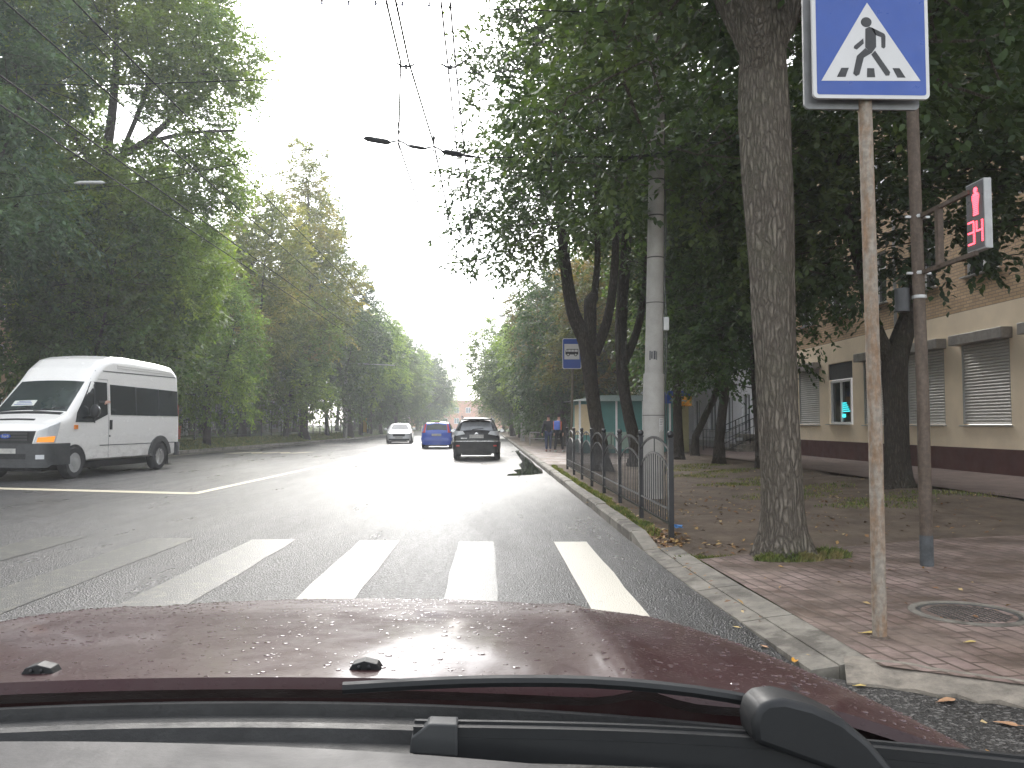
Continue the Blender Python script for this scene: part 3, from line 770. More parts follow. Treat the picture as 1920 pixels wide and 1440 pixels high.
tree('broadleaf_tree', 'nearest multi-stemmed tree behind the fence, left of the concrete pole', (3.0, 21.5, .06),
    [[(0, 0, -.2, .24), (-.05, 0, .7, .20), (-.2, 0, 1.6, .185), (-.33, 0, 2.6, .195), (-.42, 0, 3.4, .21), (-.75, 0, 4.2, .17), (-.95, 0, 5.4, .14), (-1.1, .2, 7.4, .1), (-1.0, .3, 10.5, .05)],
     [(-.36, 0, 3.2, .17), (-.3, 0, 3.9, .16), (-.3, 0, 4.5, .16), (-.2, .1, 4.65, .14)],
     [(-.2, 0, 3.1, .15), (.15, 0, 4.0, .12), (.35, 0, 5.4, .1), (.45, .1, 8, .06)],
     [(-.3, 0, 4.0, .1), (-.1, .1, 5.5, .08), (-.1, .2, 8, .06), (0, .3, 11, .03)]],
    [(-1.6, .2, 7.8, 2.4, 2.6, 1.9), (.6, .4, 9.5, 2.8, 2.8, 2.6), (-1, 0, 11.5, 2.6, 2.6, 2.6), (-2.6, -.5, 5.9, 1.4, 1.6, .9), (1, .5, 13, 2.4, 2.4, 2)],
    LEAF['canopy'], BARKD, 8, .72, GR_, lk=dict(twigs=10, per=10, ll=.16, lw=.08, tl=.7), hero=True)
tree('broadleaf_tree', 'leaning dark trunk right behind the multi-stemmed tree', (4.25, 23.4, .06),
    [[(0, 0, -.2, .24), (-.05, 0, .7, .19), (-.25, 0, 1.6, .17), (-.4, 0, 2.7, .165), (-.4, .1, 4.4, .16), (-.2, .2, 7, .14), (0, .3, 11, .07)],
     [(-.4, 0, 2.9, .13), (.1, 0, 4.2, .1), (.4, 0, 6.5, .08), (.6, .2, 9.5, .04)]],
    [(.2, 0, 8, 2.4, 2.6, 2.6), (.4, 0, 11.5, 2.6, 2.6, 2.6), (1.4, -.5, 5.6, 1.6, 1.6, 1.4)],
    LEAF['canopy'], BARKD, 9, .78, GR_, lk=dict(twigs=10, per=10, ll=.17, lw=.085, tl=.7), hero=True)
for j, (x, y, lean, rr, bl, lb, mt) in enumerate([
    (7.0, 21, -.1, .13, [(-.8, 0, 3.6, 1.7, 1.7, 1.3), (.2, 0, 5.2, 2.2, 2.2, 2.2), (0, 0, 8, 2.2, 2.2, 2.2)], 'thin dark trunk just left of the thick furrowed tree', 'dark'),
    (6.95, 24.6, .25, .16, [(-.6, 0, 4.2, 1.9, 1.9, 1.6), (.6, 0, 5.8, 2.2, 2.2, 2.2), (0, 0, 9, 2.4, 2.4, 2.2)], 'straight trunk in front of the entrance railing', 'dark'),
    (7.6, 30, .9, .14, [(.3, 0, 4.4, 1.9, 1.9, 1.7), (1, 0, 7, 2.2, 2.2, 2.2)], 'crooked thin trunk before the white building', 'mid'),
    (6.4, 27.6, 0, .17, [(-.3, 0, 4.2, 1.8, 1.9, 1.6), (0, 0, 7, 2.4, 2.4, 2.6), (0, 0, 10.5, 2.2, 2.2, 2.2)], 'dark trunk just right of the concrete pole', 'mid')]):
    tree('broadleaf_tree', lb, (x, y, .05), [[(0, 0, -.2, rr * 1.2), (.02, 0, .8, rr), (lean * .5, 0, 1.7, rr * .9), (lean, 0, 2.8, rr * .85), (lean * 1.1, .1, 5, rr * .6), (lean, .1, 8, rr * .3)]],
        bl, LEAF[mt], BARKD, 60 + j, .76, GR_, lk=dict(twigs=11, per=10, ll=.17, lw=.085, tl=.75))

# ================================================================ VEHICLES
def interp(tab, x):
    if x <= tab[0][0]: return tab[0][1]
    for (a, va), (b, vb) in zip(tab[:-1], tab[1:]):
        if x <= b: return va + (vb - va) * (x - a) / (b - a)
    return tab[-1][1]
class Body:
    """car shell: T = height along x, Wd = half width along x, tum = width factor by height"""
    def __init__(s, T, Wd, tum, zb, r, p=2.2, k=.32):
        s.k = k
        s.T = sorted(T); s.W = sorted(Wd); s.tum = tum; s.zb = zb; s.r = r; s.p = p
        s.x0, s.x1 = s.T[0][0], s.T[-1][0]
    def side(s, x, z, off=0):
        T = interp(s.T, x); w = interp(s.W, x) * interp(s.tum, z)
        q = max(0, min(1, (z - (T - s.r)) / s.r))
        return Vector((x, w * (1 - s.k * q ** s.p) + off, z))
    def top(s, x, y, off=0):
        T = interp(s.T, x); w = interp(s.W, x) * interp(s.tum, T) * (1 - s.k)
        e = min(1, abs(y) / w); return Vector((x, y, T - .035 * e * e + off))
    def slope(s, x, y, off=0):          # a sloping glass: pushes out along the slope's normal
        d = (interp(s.T, x + .02) - interp(s.T, x - .02)) / .04; n = Vector((-d, 0, 1)).normalized()
        return s.top(x, y) + n * off
    def wrap(s, end):
        """(s, z, off) round the plan outline from the middle of an end"""
        xe = s.x1 if end > 0 else s.x0
        def fn(u, z, off=0):
            sg = 1 if u >= 0 else -1; u = abs(u); k = interp(s.tum, z)
            pts = [(xe, 0.0)]; xs = np.linspace(xe, xe - end * 1.6, 34)
            pts += [(x, interp(s.W, x) * k) for x in xs]
            for a, b in zip(pts[:-1], pts[1:]):
                L = math.hypot(b[0] - a[0], b[1] - a[1])
                if u <= L or b is pts[-1]:
                    t = u / max(L, 1e-6); tx, ty = (b[0] - a[0]) / max(L, 1e-6), (b[1] - a[1]) / max(L, 1e-6)
                    n = (ty * end if False else abs(ty) * end, abs(tx))
                    return Vector((a[0] + tx * u + n[0] * off, sg * (a[1] + ty * u + n[1] * off), z))
                u -= L
        return fn
    def shell(s):
        m = MB(); xs = sorted(set([round(x, 3) for x in np.arange(s.x0, s.x1, .1)] + [x for x, _ in s.T] + [x for x, _ in s.W]))
        xs = [x for x in xs if s.x0 <= x <= s.x1]; rings = []
        for x in xs:
            T = interp(s.T, x); half = [Vector((x, 0, s.zb)), s.side(x, s.zb)]
            half[1].y *= .93
            for k in range(1, 8): z = s.zb + (T - s.r - s.zb) * k / 8 if k > 1 else s.zb + .05; half.append(s.side(x, z))
            for k in range(0, 5): z = T - s.r + s.r * k / 4 * .999; q = s.side(x, z - (.035 if k == 4 else 0)); half.append(q)
            w = half[-1].y
            for k in (.8, .5, 0): half.append(Vector((x, w * k, T - .035 * k * k)))
            rings.append(half + [Vector((v.x, -v.y, v.z)) for v in reversed(half[1:-1])])
        n = len(rings[0])
        m.add([v for r in rings for v in r], [(i * n + k, i * n + (k + 1) % n, (i + 1) * n + (k + 1) % n, (i + 1) * n + k) for i in range(len(rings) - 1) for k in range(n)]
              + [tuple(range(n - 1, -1, -1)), tuple((len(rings) - 1) * n + k for k in range(n))])
        return m
def patch(m, fn, c, off=.006, th=.03, nu=8, nv=3):
    """slab on a curved surface: c = 4 corners (u, v)"""
    def P(a, b, o):
        u = (1 - b) * ((1 - a) * c[0][0] + a * c[1][0]) + b * ((1 - a) * c[3][0] + a * c[2][0])
        v = (1 - b) * ((1 - a) * c[0][1] + a * c[1][1]) + b * ((1 - a) * c[3][1] + a * c[2][1])
        return fn(u, v, o)
    w = nu + 1
    vs = [P(i / nu, j / nv, off) for j in range(nv + 1) for i in range(w)] + [P(i / nu, j / nv, off - th) for j in range(nv + 1) for i in range(w)]
    N_ = w * (nv + 1)
    fs = [(j * w + i, j * w + i + 1, (j + 1) * w + i + 1, (j + 1) * w + i) for j in range(nv) for i in range(nu)]
    rim = [i for i in range(w)] + [j * w + nu for j in range(1, nv + 1)] + [nv * w + i for i in range(nu - 1, -1, -1)] + [j * w for j in range(nv - 1, 0, -1)]
    for a, b in zip(rim, rim[1:] + rim[:1]): fs.append((a, N_ + a, N_ + b, b))
    m.add(vs, fs)
def wheel(parent, x, y, r, w, style='alloy', out=1):
    """wheel with axis along y, outer face towards out"""
    m = MB(); h = w / 2
    m.lathe([(r * .62, -h), (r * .9, -h), (r * .98, -h * .7), (r, -h * .3), (r, h * .3), (r * .98, h * .7), (r * .9, h), (r * .62, h), (r * .6, h * .7), (r * .6, -h)], (x, y, r), 28, 'Y')
    t = m.build('wheel', RUBBER, parent, smooth=True)
    q = MB(); o = out
    q.lathe([(r * .62, o * h * .96), (r * .62, o * h * .7), (r * .2, o * h * .35), (.001, o * h * .35)], (x, y, r), 28, 'Y')
    if style == 'alloy':
        for k in range(6):
            a = k * math.pi / 3; c, s_ = math.cos(a), math.sin(a)
            q.bar((x + c * r * .1, y + o * h * .75, r + s_ * r * .1), (x + c * r * .6, y + o * h * .85, r + s_ * r * .6), .045, .05)
        q.lathe([(r * .17, o * h * .4), (r * .16, o * h * .85), (.001, o * h * .88)], (x, y, r), 14, 'Y')
    else:
        q.lathe([(r * .33, o * h * .4), (r * .3, o * h * 1.05), (r * .12, o * h * 1.2), (.001, o * h * 1.2)], (x, y, r), 16, 'Y')
        for k in range(8):
            a = k * math.pi / 4; q.ball((x + math.cos(a) * r * .45, y + o * h * .6, r + math.sin(a) * r * .45), r * .045, 6)
    q.build('rim', CHROME if style == 'alloy' else GREYM, t, smooth=True)
    return t
def arch(m, body, x, r, sg, R0=1.0):
    """dark patch on the body side, painted for the shaded wheel opening"""
    n = 20; zs = []
    vs = [(x, 0, 0)]
    pts = []
    for k in range(n + 1):
        a = math.pi * k / n; px, pz = x + math.cos(a) * r * R0, r * .9 + math.sin(a) * r * R0
        pts.append((px, max(pz, body.zb)))
    pts += [(x - r * R0, body.zb), (x + r * R0, body.zb)]
    q = [body.side(px, pz, .006) for px, pz in pts]; c = body.side(x, r, .006)
    vs = [c] + q; vs = [Vector((v.x, v.y * sg, v.z)) for v in vs]
    m.add(vs, [(0, i, i + 1) for i in range(1, len(q))] + [(0, len(q), 1)])
def archlip(m, body, x, r, sg, R0, w=.05, off=.02):
    n = 18
    for k in range(n):
        a, b = math.pi * (k / n * 1.16 - .08), math.pi * ((k + 1) / n * 1.16 - .08)
        c = [(x + math.cos(t) * r * q, r * .9 + math.sin(t) * r * q) for t, q in ((a, R0), (b, R0), (b, R0 + w / r), (a, R0 + w / r))]
        if min(z for _, z in c) < body.zb: continue
        V = [body.side(px, pz, off) for px, pz in c] + [body.side(px, pz, -.01) for px, pz in c]
        V = [Vector((v.x, v.y * sg, v.z)) for v in V]
        m.add(V, [(0, 1, 2, 3), (0, 4, 5, 1), (2, 6, 7, 3)])
def mirror_part(parent, p, sg, sz, mat, glassdir=-1, name='wing_mirror'):
    m = MB(); x, y, z = p
    m.ball((x, sg * (y + sz[1] * .6), z), .5, 12, (sz[0], sz[1], sz[2]))
    m.bar((x, sg * (y - .06), z - sz[2] * .3), (x, sg * (y + sz[1] * .4), z - sz[2] * .25), .05, .04)
    o = m.build(name, mat, parent, smooth=True)
    q = MB(); q.prism([(math.cos(a) * sz[1] * .42, math.sin(a) * sz[2] * .4) for a in np.linspace(0, 2 * math.pi, 14)[:-1]],
        lambda u, v, d: (x + glassdir * (sz[0] * .42 + d), sg * (y + sz[1] * .6) + u, z + v), 0, .02)
    q.build('mirror_glass', CHROME, o)
def text_mesh(txt, size, name, mat, parent, M, depth=.003):
    cu = bpy.data.curves.new(name, 'FONT'); cu.body = txt; cu.size = size; cu.extrude = depth; cu.align_x = 'CENTER'; cu.align_y = 'CENTER'
    o = bpy.data.objects.new('tmp', cu); C.objects.link(o)
    dg = bpy.context.evaluated_depsgraph_get(); me = bpy.data.meshes.new_from_object(o.evaluated_get(dg))
    bpy.data.objects.remove(o); me.transform(M); me.materials.clear(); me.materials.append(mat); me.name = name
    r = bpy.data.objects.new(name, me); C.objects.link(r)
    if parent: r.parent = parent
    return r

def paint(name, col, rough=.22, dirt=.25, dcol=(.25, .22, .19), zr=(0.3, 1.1)):
    n = N(name); v = n.coord()
    sx = n.n('SeparateXYZ'); n.t.links.new(v, sx.inputs[0])
    hz = n.n('MapRange', Value=sx.outputs[2]); hz.inputs[1].default_value = zr[0]; hz.inputs[2].default_value = zr[1]; hz.inputs[3].default_value = 1; hz.inputs[4].default_value = .12
    d = n.math('MULTIPLY', hz.outputs[0], n.ramp(n.noise(n.coord(scale=(1, 1, 2)), 3, 8, .7), [(.35, 0.0), (.65, 1.0)]))
    d = n.math('MULTIPLY', d, dirt * 2)
    c = n.mix(d, col, dcol)
    rr = n.math('ADD', rough, n.math('MULTIPLY', d, .4))
    n.bsdf(Base__Color=c, Roughness=rr, Coat__Weight=(.12 if sum(col) < .1 else .5), Coat__Roughness=.08, Specular__IOR__Level=(.25 if sum(col) < .1 else .5), Normal=n.bump(n.noise(v, 2.2, 2), .05, .02))
    return n.m

# ---- the white minibus
def minibus():
    t = thing('minibus', 'white high-roof minibus with orange lit headlamp, driver hand out of window', 'van', (-10.78, 22.27, 0), math.atan2(-3.6, -.44))
    B = Body([(-3.2, 2.60), (-3.14, 2.88), (-2.9, 3.04), (-2.0, 3.10), (-.4, 3.14), (.25, 3.12), (.62, 3.02), (.98, 2.76), (1.28, 2.42), (2.12, 1.62), (2.5, 1.47), (2.78, 1.32), (2.9, 1.16)],
             [(-3.2, .97), (-3.1, 1.02), (-2, 1.05), (1.2, 1.05), (2.2, 1.04), (2.55, 1.0), (2.75, .93), (2.86, .80), (2.9, .68)],
             [(.3, 1.0), (1.45, 1.0), (1.6, .99), (2.4, .945), (2.75, .92), (3.14, .88)], .40, .24, 2.2, .13)
    WP = paint('van_white_paint', (.84, .82, .785), .25, .28)
    B.shell().build('body', WP, t, smooth=True)
    side = lambda sg: (lambda x, z, o=0: Vector((B.side(x, z, o).x, sg * B.side(x, z, o).y, z)))
    # windscreen
    m = MB(); patch(m, B.slope, [(2.09, -.90), (2.09, .90), (1.30, .83), (1.30, -.83)], .012, .03, 10, 6)
    ws = m.build('windscreen', CARGLASS, t, smooth=True)
    m = MB()
    for a, b in ((( 2.16, -.78), (2.02, -.05)), ((2.15, .1), (2.0, .8))):
        P = [B.slope(a[0] + (b[0] - a[0]) * k / 6, a[1] + (b[1] - a[1]) * k / 6, .035) for k in range(7)]; m.tube(P, .012, 6)
    m.build('wiper', BLACKP, ws)
    m = MB(); patch(m, B.slope, [(1.98, -.6), (1.98, -.02), (1.84, -.02), (1.84, -.6)], .018, .004, 3, 2)
    rp = m.build('route_board', plain('board_white', (.62, .64, .58), .5, var=.1), ws)
    m = MB()
    for k in range(3): patch(m, B.slope, [(1.955 - k * .04, -.55 + .04 * k), (1.955 - k * .04, -.07 - .05 * k), (1.94 - k * .04, -.07 - .05 * k), (1.94 - k * .04, -.55 + .04 * k)], .021, .002, 2, 1)
    m.build('board_lettering', SIGNB, rp)
    # side glass
    for sg in (1, -1):
        f = side(sg)
        m = MB(); patch(m, f, [(-3.08, 1.55), (.48, 1.55), (.48, 2.34), (-3.08, 2.30)], .008, .03, 24, 4)
        w = m.build('side_window', GLASSD, t, smooth=True)
        for x in (-.75, -1.95):
            m = MB(); patch(m, f, [(x, 1.56), (x + .05, 1.56), (x + .05, 2.32), (x, 2.32)], .013, .004, 1, 4); m.build('window_pillar', BLACKP, w)
        m = MB()
        patch(m, f, [(.62, 1.56), (1.26, 1.36), (1.24, 2.38), (.62, 2.38)], .008, .03, 6, 5)
        patch(m, f, [(1.26, 1.36), (1.95, 1.36), (1.88, 1.60), (1.24, 2.38)], .0075, .03, 6, 5)
        w2 = m.build('door_window', GLASSD, t, smooth=True)
        m = MB(); patch(m, f, [(1.18, 1.34), (1.22, 1.34), (1.19, 2.3), (1.15, 2.34)], .013, .01, 1, 5); m.build('quarter_pillar', BLACKP, w2)
        m = MB()
        patch(m, f, [(.57, .45), (.575, .45), (.575, 2.45), (.57, 2.45)], .004, .01, 1, 12)
        patch(m, f, [(-3.1, .765), (.95, .765), (.95, .785), (-3.1, .785)], .006, .01, 12, 1)
        patch(m, f, [(-3.1, 2.70), (1.0, 2.66), (1.0, 2.685), (-3.1, 2.725)], .006, .01, 16, 1)
        patch(m, f, [(.57, 2.45), (1.2, 2.45), (1.2, 2.46), (.57, 2.46)], .005, .01, 3, 1)
        m.build('panel_seam', DGREY, t)
        m = MB()
        patch(m, f, [(.46, 1.17), (.53, 1.17), (.53, 1.42), (.46, 1.42)], .035, .04, 1, 2); m.build('door_handle', BLACKP, t)
        m = MB(); patch(m, f, [(.50, .98), (.54, .98), (.54, 1.03), (.50, 1.03)], .01, .02, 1, 1); m.build('lock', BLACKP, t)
        m = MB(); patch(m, f, [(1.88, 1.19), (2.0, 1.19), (2.0, 1.29), (1.88, 1.29)], .03, .04, 2, 2); m.build('indicator', LENSO, t)
        for x in (1.975, -1.975): m = MB(); arch(m, B, x, .4, sg, 1.18); m.build('wheel_arch_shade', RUBBER, t)
        m = MB(); archlip(m, B, -1.975, .4, sg, 1.16, .16, .045); m.build('arch_trim', DGREY, t)
        m = MB(); archlip(m, B, 1.975, .4, sg, 1.16, .05, .02); m.build('arch_lip', WP, t)
        wheel(t, 1.975, sg * .955, .385, .23, 'steel', sg)
        wheel(t, -1.975, sg * .955, .385, .23, 'alloy', sg)
        mirror_part(t, (1.42, 1.05, 1.63), sg, (.16, .24, .36), BLACKP)
        m = MB(); m.box((-2.45, sg * .93, .3), (.03, .26, .32)); m.build('mud_flap', BLACKP, t)
        # roof ribs
        m = MB()
        for z in (2.79, 2.85): patch(m, f, [(-3.0, z), (.1, z), (.1, z + .015), (-3.0, z + .015)], .012, .02, 16, 1)
        m.build('roof_rib', WP, t)
    m = MB(); m.box((-.9, .2, 3.09), (1.1, .7, .10)); m.build('roof_hatch', WP, t, bevel=.03)
    m = MB(); m.tube([(.75, -.1, 2.8), (.62, -.1, 3.02)], .008, 5); m.build('aerial', BLACKP, t)
    # nose
    F = B.wrap(1)
    m = MB(); patch(m, F, [(-1.55, .36), (1.55, .36), (1.55, .86), (-1.55, .86)], .05, .09, 40, 4)
    patch(m, F, [(-.95, .3), (.95, .3), (1.05, .42), (-1.05, .42)], .075, .08, 20, 2)
    bp = m.build('front_bumper', DGREY, t, smooth=True)
    m = MB(); patch(m, F, [(-.5, .5), (.5, .5), (.5, .62), (-.5, .62)], .056, .01, 6, 1); m.build('air_intake', RUBBER, bp)
    for sg in (1, -1): m = MB(); patch(m, F, [(sg * .72, .5), (sg * .88, .5), (sg * .88, .6), (sg * .72, .6)], .058, .01, 3, 1); m.build('fog_lamp', LENSC, bp)
    m = MB(); patch(m, F, [(-.26, .63), (.26, .63), (.26, .745), (-.26, .745)], .066, .012, 4, 1)
    m.build('number_plate', plain('blurred_plate', (.42, .41, .38), .6, var=.3, scale=9), t)
    m = MB(); patch(m, F, [(-.62, .86), (.62, .86), (.70, 1.15), (-.70, 1.15)], .02, .05, 14, 3)
    gr = m.build('grille', BLACKP, t, smooth=True)
    m = MB()
    for z in (.93, 1.0, 1.07): patch(m, F, [(-.52, z), (.52, z), (.52, z + .03), (-.52, z + .03)], .035, .03, 8, 1)
    m.build('grille_bar', DGREY, gr)
    m = MB(); m.prism([(math.cos(a) * .13, 1.03 + math.sin(a) * .055) for a in np.linspace(0, 2 * math.pi, 20)[:-1]], lambda u, v, d: (2.95 + d, u, v), 0, .012)
    em = m.build('emblem', plain('emblem_blue', (.02, .06, .3), .25), gr)
    text_mesh('Ford', .085, 'emblem_lettering', CHROME, em, Matrix.Translation((2.966, 0, 1.03)) @ Matrix.Rotation(R(90), 4, 'Z') @ Matrix.Rotation(R(90), 4, 'X'), .001)
    for sg in (1, -1):
        m = MB(); patch(m, F, [(sg * .66, .87), (sg * 1.12, .87), (sg * 1.26, 1.36), (sg * .74, 1.15)], .014, .04, 10, 5)
        hl = m.build('headlight', LENSC, t, smooth=True)
        m = MB(); patch(m, F, [(sg * .72, .89), (sg * 1.08, .89), (sg * 1.12, 1.03), (sg * .75, 1.0)], .022, .012, 8, 2)
        m.build('indicator_lens', emit('lit_indicator', (1.0, .36, .06), .28) if sg > 0 else LENSO, hl, smooth=True)
    m = MB(); patch(m, B.slope, [(2.62, -.45), (2.62, .45), (2.56, .45), (2.56, -.45)], .01, .02, 6, 1); m.build('bonnet_vent', BLACKP, t)
    m = MB(); patch(m, B.slope, [(2.26, -.85), (2.26, .85), (2.13, .85), (2.13, -.85)], .012, .02, 10, 1); m.build('scuttle', BLACKP, t)
    # rear
    Q = B.wrap(-1)
    for sg in (1, -1):
        m = MB(); patch(m, Q, [(sg * .82, 1.0), (sg * .98, 1.0), (sg * .95, 1.9), (sg * .82, 1.9)], .012, .03, 3, 5); m.build('tail_lamp', LENSR, t)
    m = MB(); patch(m, Q, [(-1.3, .38), (1.3, .38), (1.3, .78), (-1.3, .78)], .045, .08, 30, 3); m.build('rear_bumper', DGREY, t, smooth=True)
    m = MB(); m.box((0, 0, .3), (5.2, 1.3, .2)); m.build('underbody', RUBBER, t)
    return t
VAN = minibus()

def skinned(name, chains, mat, parent=None, sub=2):
    """one continuous body from chains of (x, y, z, r); a chain whose first point repeats an earlier one joins it"""
    vs, rs_, es = [], [], []
    for ch in chains:
        prev = None
        for p in ch:
            q = tuple(round(c, 4) for c in p[:3])
            if q in vs: i = vs.index(q)
            else: vs.append(q); rs_.append(p[3]); i = len(vs) - 1
            if prev is not None and prev != i: es.append((prev, i))
            prev = i
    me = bpy.data.meshes.new(name); me.from_pydata(vs, es, []); me.materials.append(mat)
    o = bpy.data.objects.new(name, me); C.objects.link(o)
    md = o.modifiers.new('skin', 'SKIN'); md.use_smooth_shade = True
    for i, r in enumerate(rs_):
        sv = me.skin_vertices[0].data[i]
        sv.radius = (r, r) if not hasattr(r, '__len__') else r
        sv.use_root = (i == 0)
    sb = o.modifiers.new('sub', 'SUBSURF'); sb.levels = sub; sb.render_levels = sub
    dg = bpy.context.evaluated_depsgraph_get(); nm = bpy.data.meshes.new_from_object(o.evaluated_get(dg)); nm.name = name
    bpy.data.objects.remove(o); o = bpy.data.objects.new(name, nm); C.objects.link(o)
    if parent: o.parent = parent
    return o
SKIN = plain('skin', (.50, .29, .21), .55, var=.12, scale=12)
# driver: sits in the minibus, hand resting on the open window's edge
def driver():
    t = thing('person', 'driver of the white minibus resting a bare hand on the open side window', 'person', VAN.location, VAN.rotation_euler.z)
    b = [[(.75, .45, 1.0, (.16, .2)), (.72, .45, 1.25, (.14, .2)), (.72, .45, 1.55, (.11, .17)), (.74, .45, 1.68, .055), (.76, .45, 1.78, .08), (.78, .45, 1.9, .095), (.77, .45, 2.0, .07)],
         [(.72, .45, 1.55, .11), (.74, .68, 1.56, .065), (.98, .84, 1.62, .05), (.82, .965, 1.74, .04), (.74, 1.01, 1.83, .032), (.70, 1.035, 1.87, (.02, .042)), (.65, 1.045, 1.885, (.018, .045))]]
    for k, (dx, dz, ln) in enumerate(((.0, .028, .07), (-.008, .012, .078), (-.006, -.006, .074), (.004, -.022, .06))):
        b.append([(.65, 1.045, 1.885, .02), (.62 + dx, 1.052, 1.885 + dz, .0105), (.62 + dx - ln * .6, 1.062, 1.883 + dz, .0095), (.62 + dx - ln, 1.06, 1.87 + dz * .9, .008)])
    b.append([(.70, 1.035, 1.87, .02), (.675, 1.05, 1.835, .0115), (.645, 1.058, 1.822, .0095)])
    skinned('body', b, SKIN, t, 1)
    m = MB(); m.lathe([(.215, 1.02), (.225, 1.2), (.20, 1.5), (.12, 1.6)], (.73, .45, 0), 16); o = m.build('shirt', plain('shirt_blue', (.05, .12, .3), .9), t, smooth=True)
    m = MB(); m.ball((.755, .45, 1.955), .112, 14, (1, .95, .9)); m.build('hair', plain('hair_dark', (.02, .015, .012), .8), t, smooth=True)
driver()
# the open window behind the hand: a black patch on the glass, painted for the unlit cab
def f_gap():
    B_ = Body([(-3.2, 2.55), (-.4, 3.06), (.62, 2.86), (2.9, 1.16)], [(-3.2, 1.05), (1.2, 1.05)], [(.3, 1.0), (1.45, 1.0), (1.6, .99), (2.4, .935)], .4, .26)
    m = MB(); patch(m, lambda x, z, o=0: B_.side(x, z, o), [(.66, 1.86), (1.0, 1.86), (1.0, 2.3), (.66, 2.3)], .012, .003, 2, 3)
    m.build('window_dark_patch', RUBBER, VAN)
f_gap()

def passenger_car(name, label, loc, rz, B, col, spec):
    t = thing(name, label, 'car', loc, rz)
    PT = paint(name + '_paint', col, .2, spec.get('dirt', .2), zr=(.1, .7))
    B.shell().build('body', PT, t, smooth=True)
    F, Q = B.wrap(1), B.wrap(-1)
    def win(nm, x0, x1, y0, y1):
        m = MB(); patch(m, B.slope, [(x0, -y0), (x0, y0), (x1, y1), (x1, -y1)], .008, .02, 8, 4); return m.build(nm, spec.get('glass', CARGLASS), t, smooth=True)
    win('windscreen', *spec['front_glass']); rg = win('rear_window', *spec['rear_glass'])
    for sg in (1, -1):
        f = lambda x, z, o=0, sg=sg: Vector((x, sg * B.side(x, z, o).y, z))
        for c in spec['side_glass']:
            m = MB(); patch(m, f, c, .006, .02, 6, 3); m.build('side_window', CARGLASS, t, smooth=True)
        for x in spec['wheels']: m = MB(); arch(m, B, x, spec['r'], sg, 1.12); m.build('wheel_arch_shade', RUBBER, t)
        for x in spec['wheels']: wheel(t, x, sg * (interp(B.W, x) - .10), spec['r'], .21, 'alloy', sg)
        mirror_part(t, spec['mirror'], sg, (.12, .2, .15), PT)
        m = MB(); patch(m, F, [(sg * a, b) for a, b in spec['headlight']], .012, .03, 6, 3); m.build('headlight', LENSC, t, smooth=True)
        m = MB(); patch(m, Q, [(sg * a, b) for a, b in spec['taillamp']], .014, .03, 6, 4); m.build('tail_lamp', spec.get('tailmat', LENSR), t, smooth=True)
        m = MB(); patch(m, f, [(-1.6, .82), (1.6, .82), (1.6, .83), (-1.6, .83)], .004, .01, 8, 1); m.build('waist_seam', BLACKP, t)
    m = MB(); patch(m, F, [(-.5, .2), (.5, .2), (.55, .34), (-.55, .34)], .015, .03, 8, 2); patch(m, F, [(-.38, .5), (.38, .5), (.44, .66), (-.44, .66)], .015, .03, 8, 2)
    m.build('grille', BLACKP, t)
    for W_, z0, z1, nm in ((F, .36, .47, 'number_plate'), (Q, *spec['plate'], 'number_plate')):
        m = MB(); patch(m, W_, [(-.26, z0), (.26, z0), (.26, z1), (-.26, z1)], .022, .02, 4, 1); m.build(nm, MATS['blurred_plate'], t)
    m = MB(); m.box(((B.x0 + B.x1) / 2, 0, B.zb - .02), (B.x1 - B.x0 - .5, 1.1, .1)); m.build('underbody', RUBBER, t)
    return t, PT, F, Q, B, rg

# ---- black SUV ahead
B = Body([(-2.15, 1.0), (-2.12, 1.07), (-1.82, 1.42), (-1.62, 1.52), (-.9, 1.58), (.1, 1.55), (.95, 1.08), (1.7, .98), (2.1, .84), (2.2, .7)],
         [(-2.15, .70), (-2.1, .80), (-1.9, .85), (-1.2, .87), (1.5, .87), (1.9, .82), (2.1, .72), (2.2, .6)], [(.2, .96), (.45, 1.0), (.85, 1.0), (1.05, .93), (1.3, .80), (1.58, .70)], .24, .16)
t, PT, F, Q, B, rg = passenger_car('suv', 'black wet SUV driving ahead in the right lane, closest of the cars', (-.42, 32.35, 0), R(90), B, (.010, .011, .012),
    dict(front_glass=(.92, .18, .62, .52), rear_glass=(-2.09, -1.84, .60, .52), side_glass=[[(-1.9, 1.08), (.6, 1.08), (.1, 1.42), (-1.7, 1.40)]], wheels=(1.35, -1.3), r=.35,
    mirror=(.65, .86, 1.06), headlight=[(.5, .68), (.78, .70), (.82, .84), (.5, .8)], taillamp=[(.42, .95), (.92, .86), (1.05, 1.08), (.50, 1.06)], tailmat=LENSC, plate=(.80, .93), dirt=.1,
    glass=plain('suv_sky_glass', (.22, .23, .24), .08, var=.3, scale=3, spec=1.0)))  # grey base colour stands in for the sky reflected in the glass
m = MB(); m.box((-1.86, 0, 1.495), (.34, 1.08, .05)); m.build('spoiler', BLACKP, t, bevel=.02)
m = MB(); patch(m, Q, [(-.86, .68), (.86, .68), (.86, .705), (-.86, .705)], .035, .04, 16, 1); m.build('bumper_strip', CHROME, t)
m = MB(); patch(m, Q, [(-1.1, .28), (1.1, .28), (1.1, .66), (-1.1, .66)], .04, .07, 24, 3); m.build('rear_bumper', PT, t, smooth=True)
for sg in (1, -1):
    m = MB(); patch(m, Q, [(sg * .62, .5), (sg * .72, .5), (sg * .72, .55), (sg * .62, .55)], .046, .01, 1, 1); m.build('reflector', LENSR, t)
    m = MB(); m.tube([(-1.5, sg * .56, 1.54), (-1.3, sg * .57, 1.62), (0, sg * .57, 1.62), (.2, sg * .56, 1.55)], .018, 6); m.build('roof_rail', BLACKP, t)
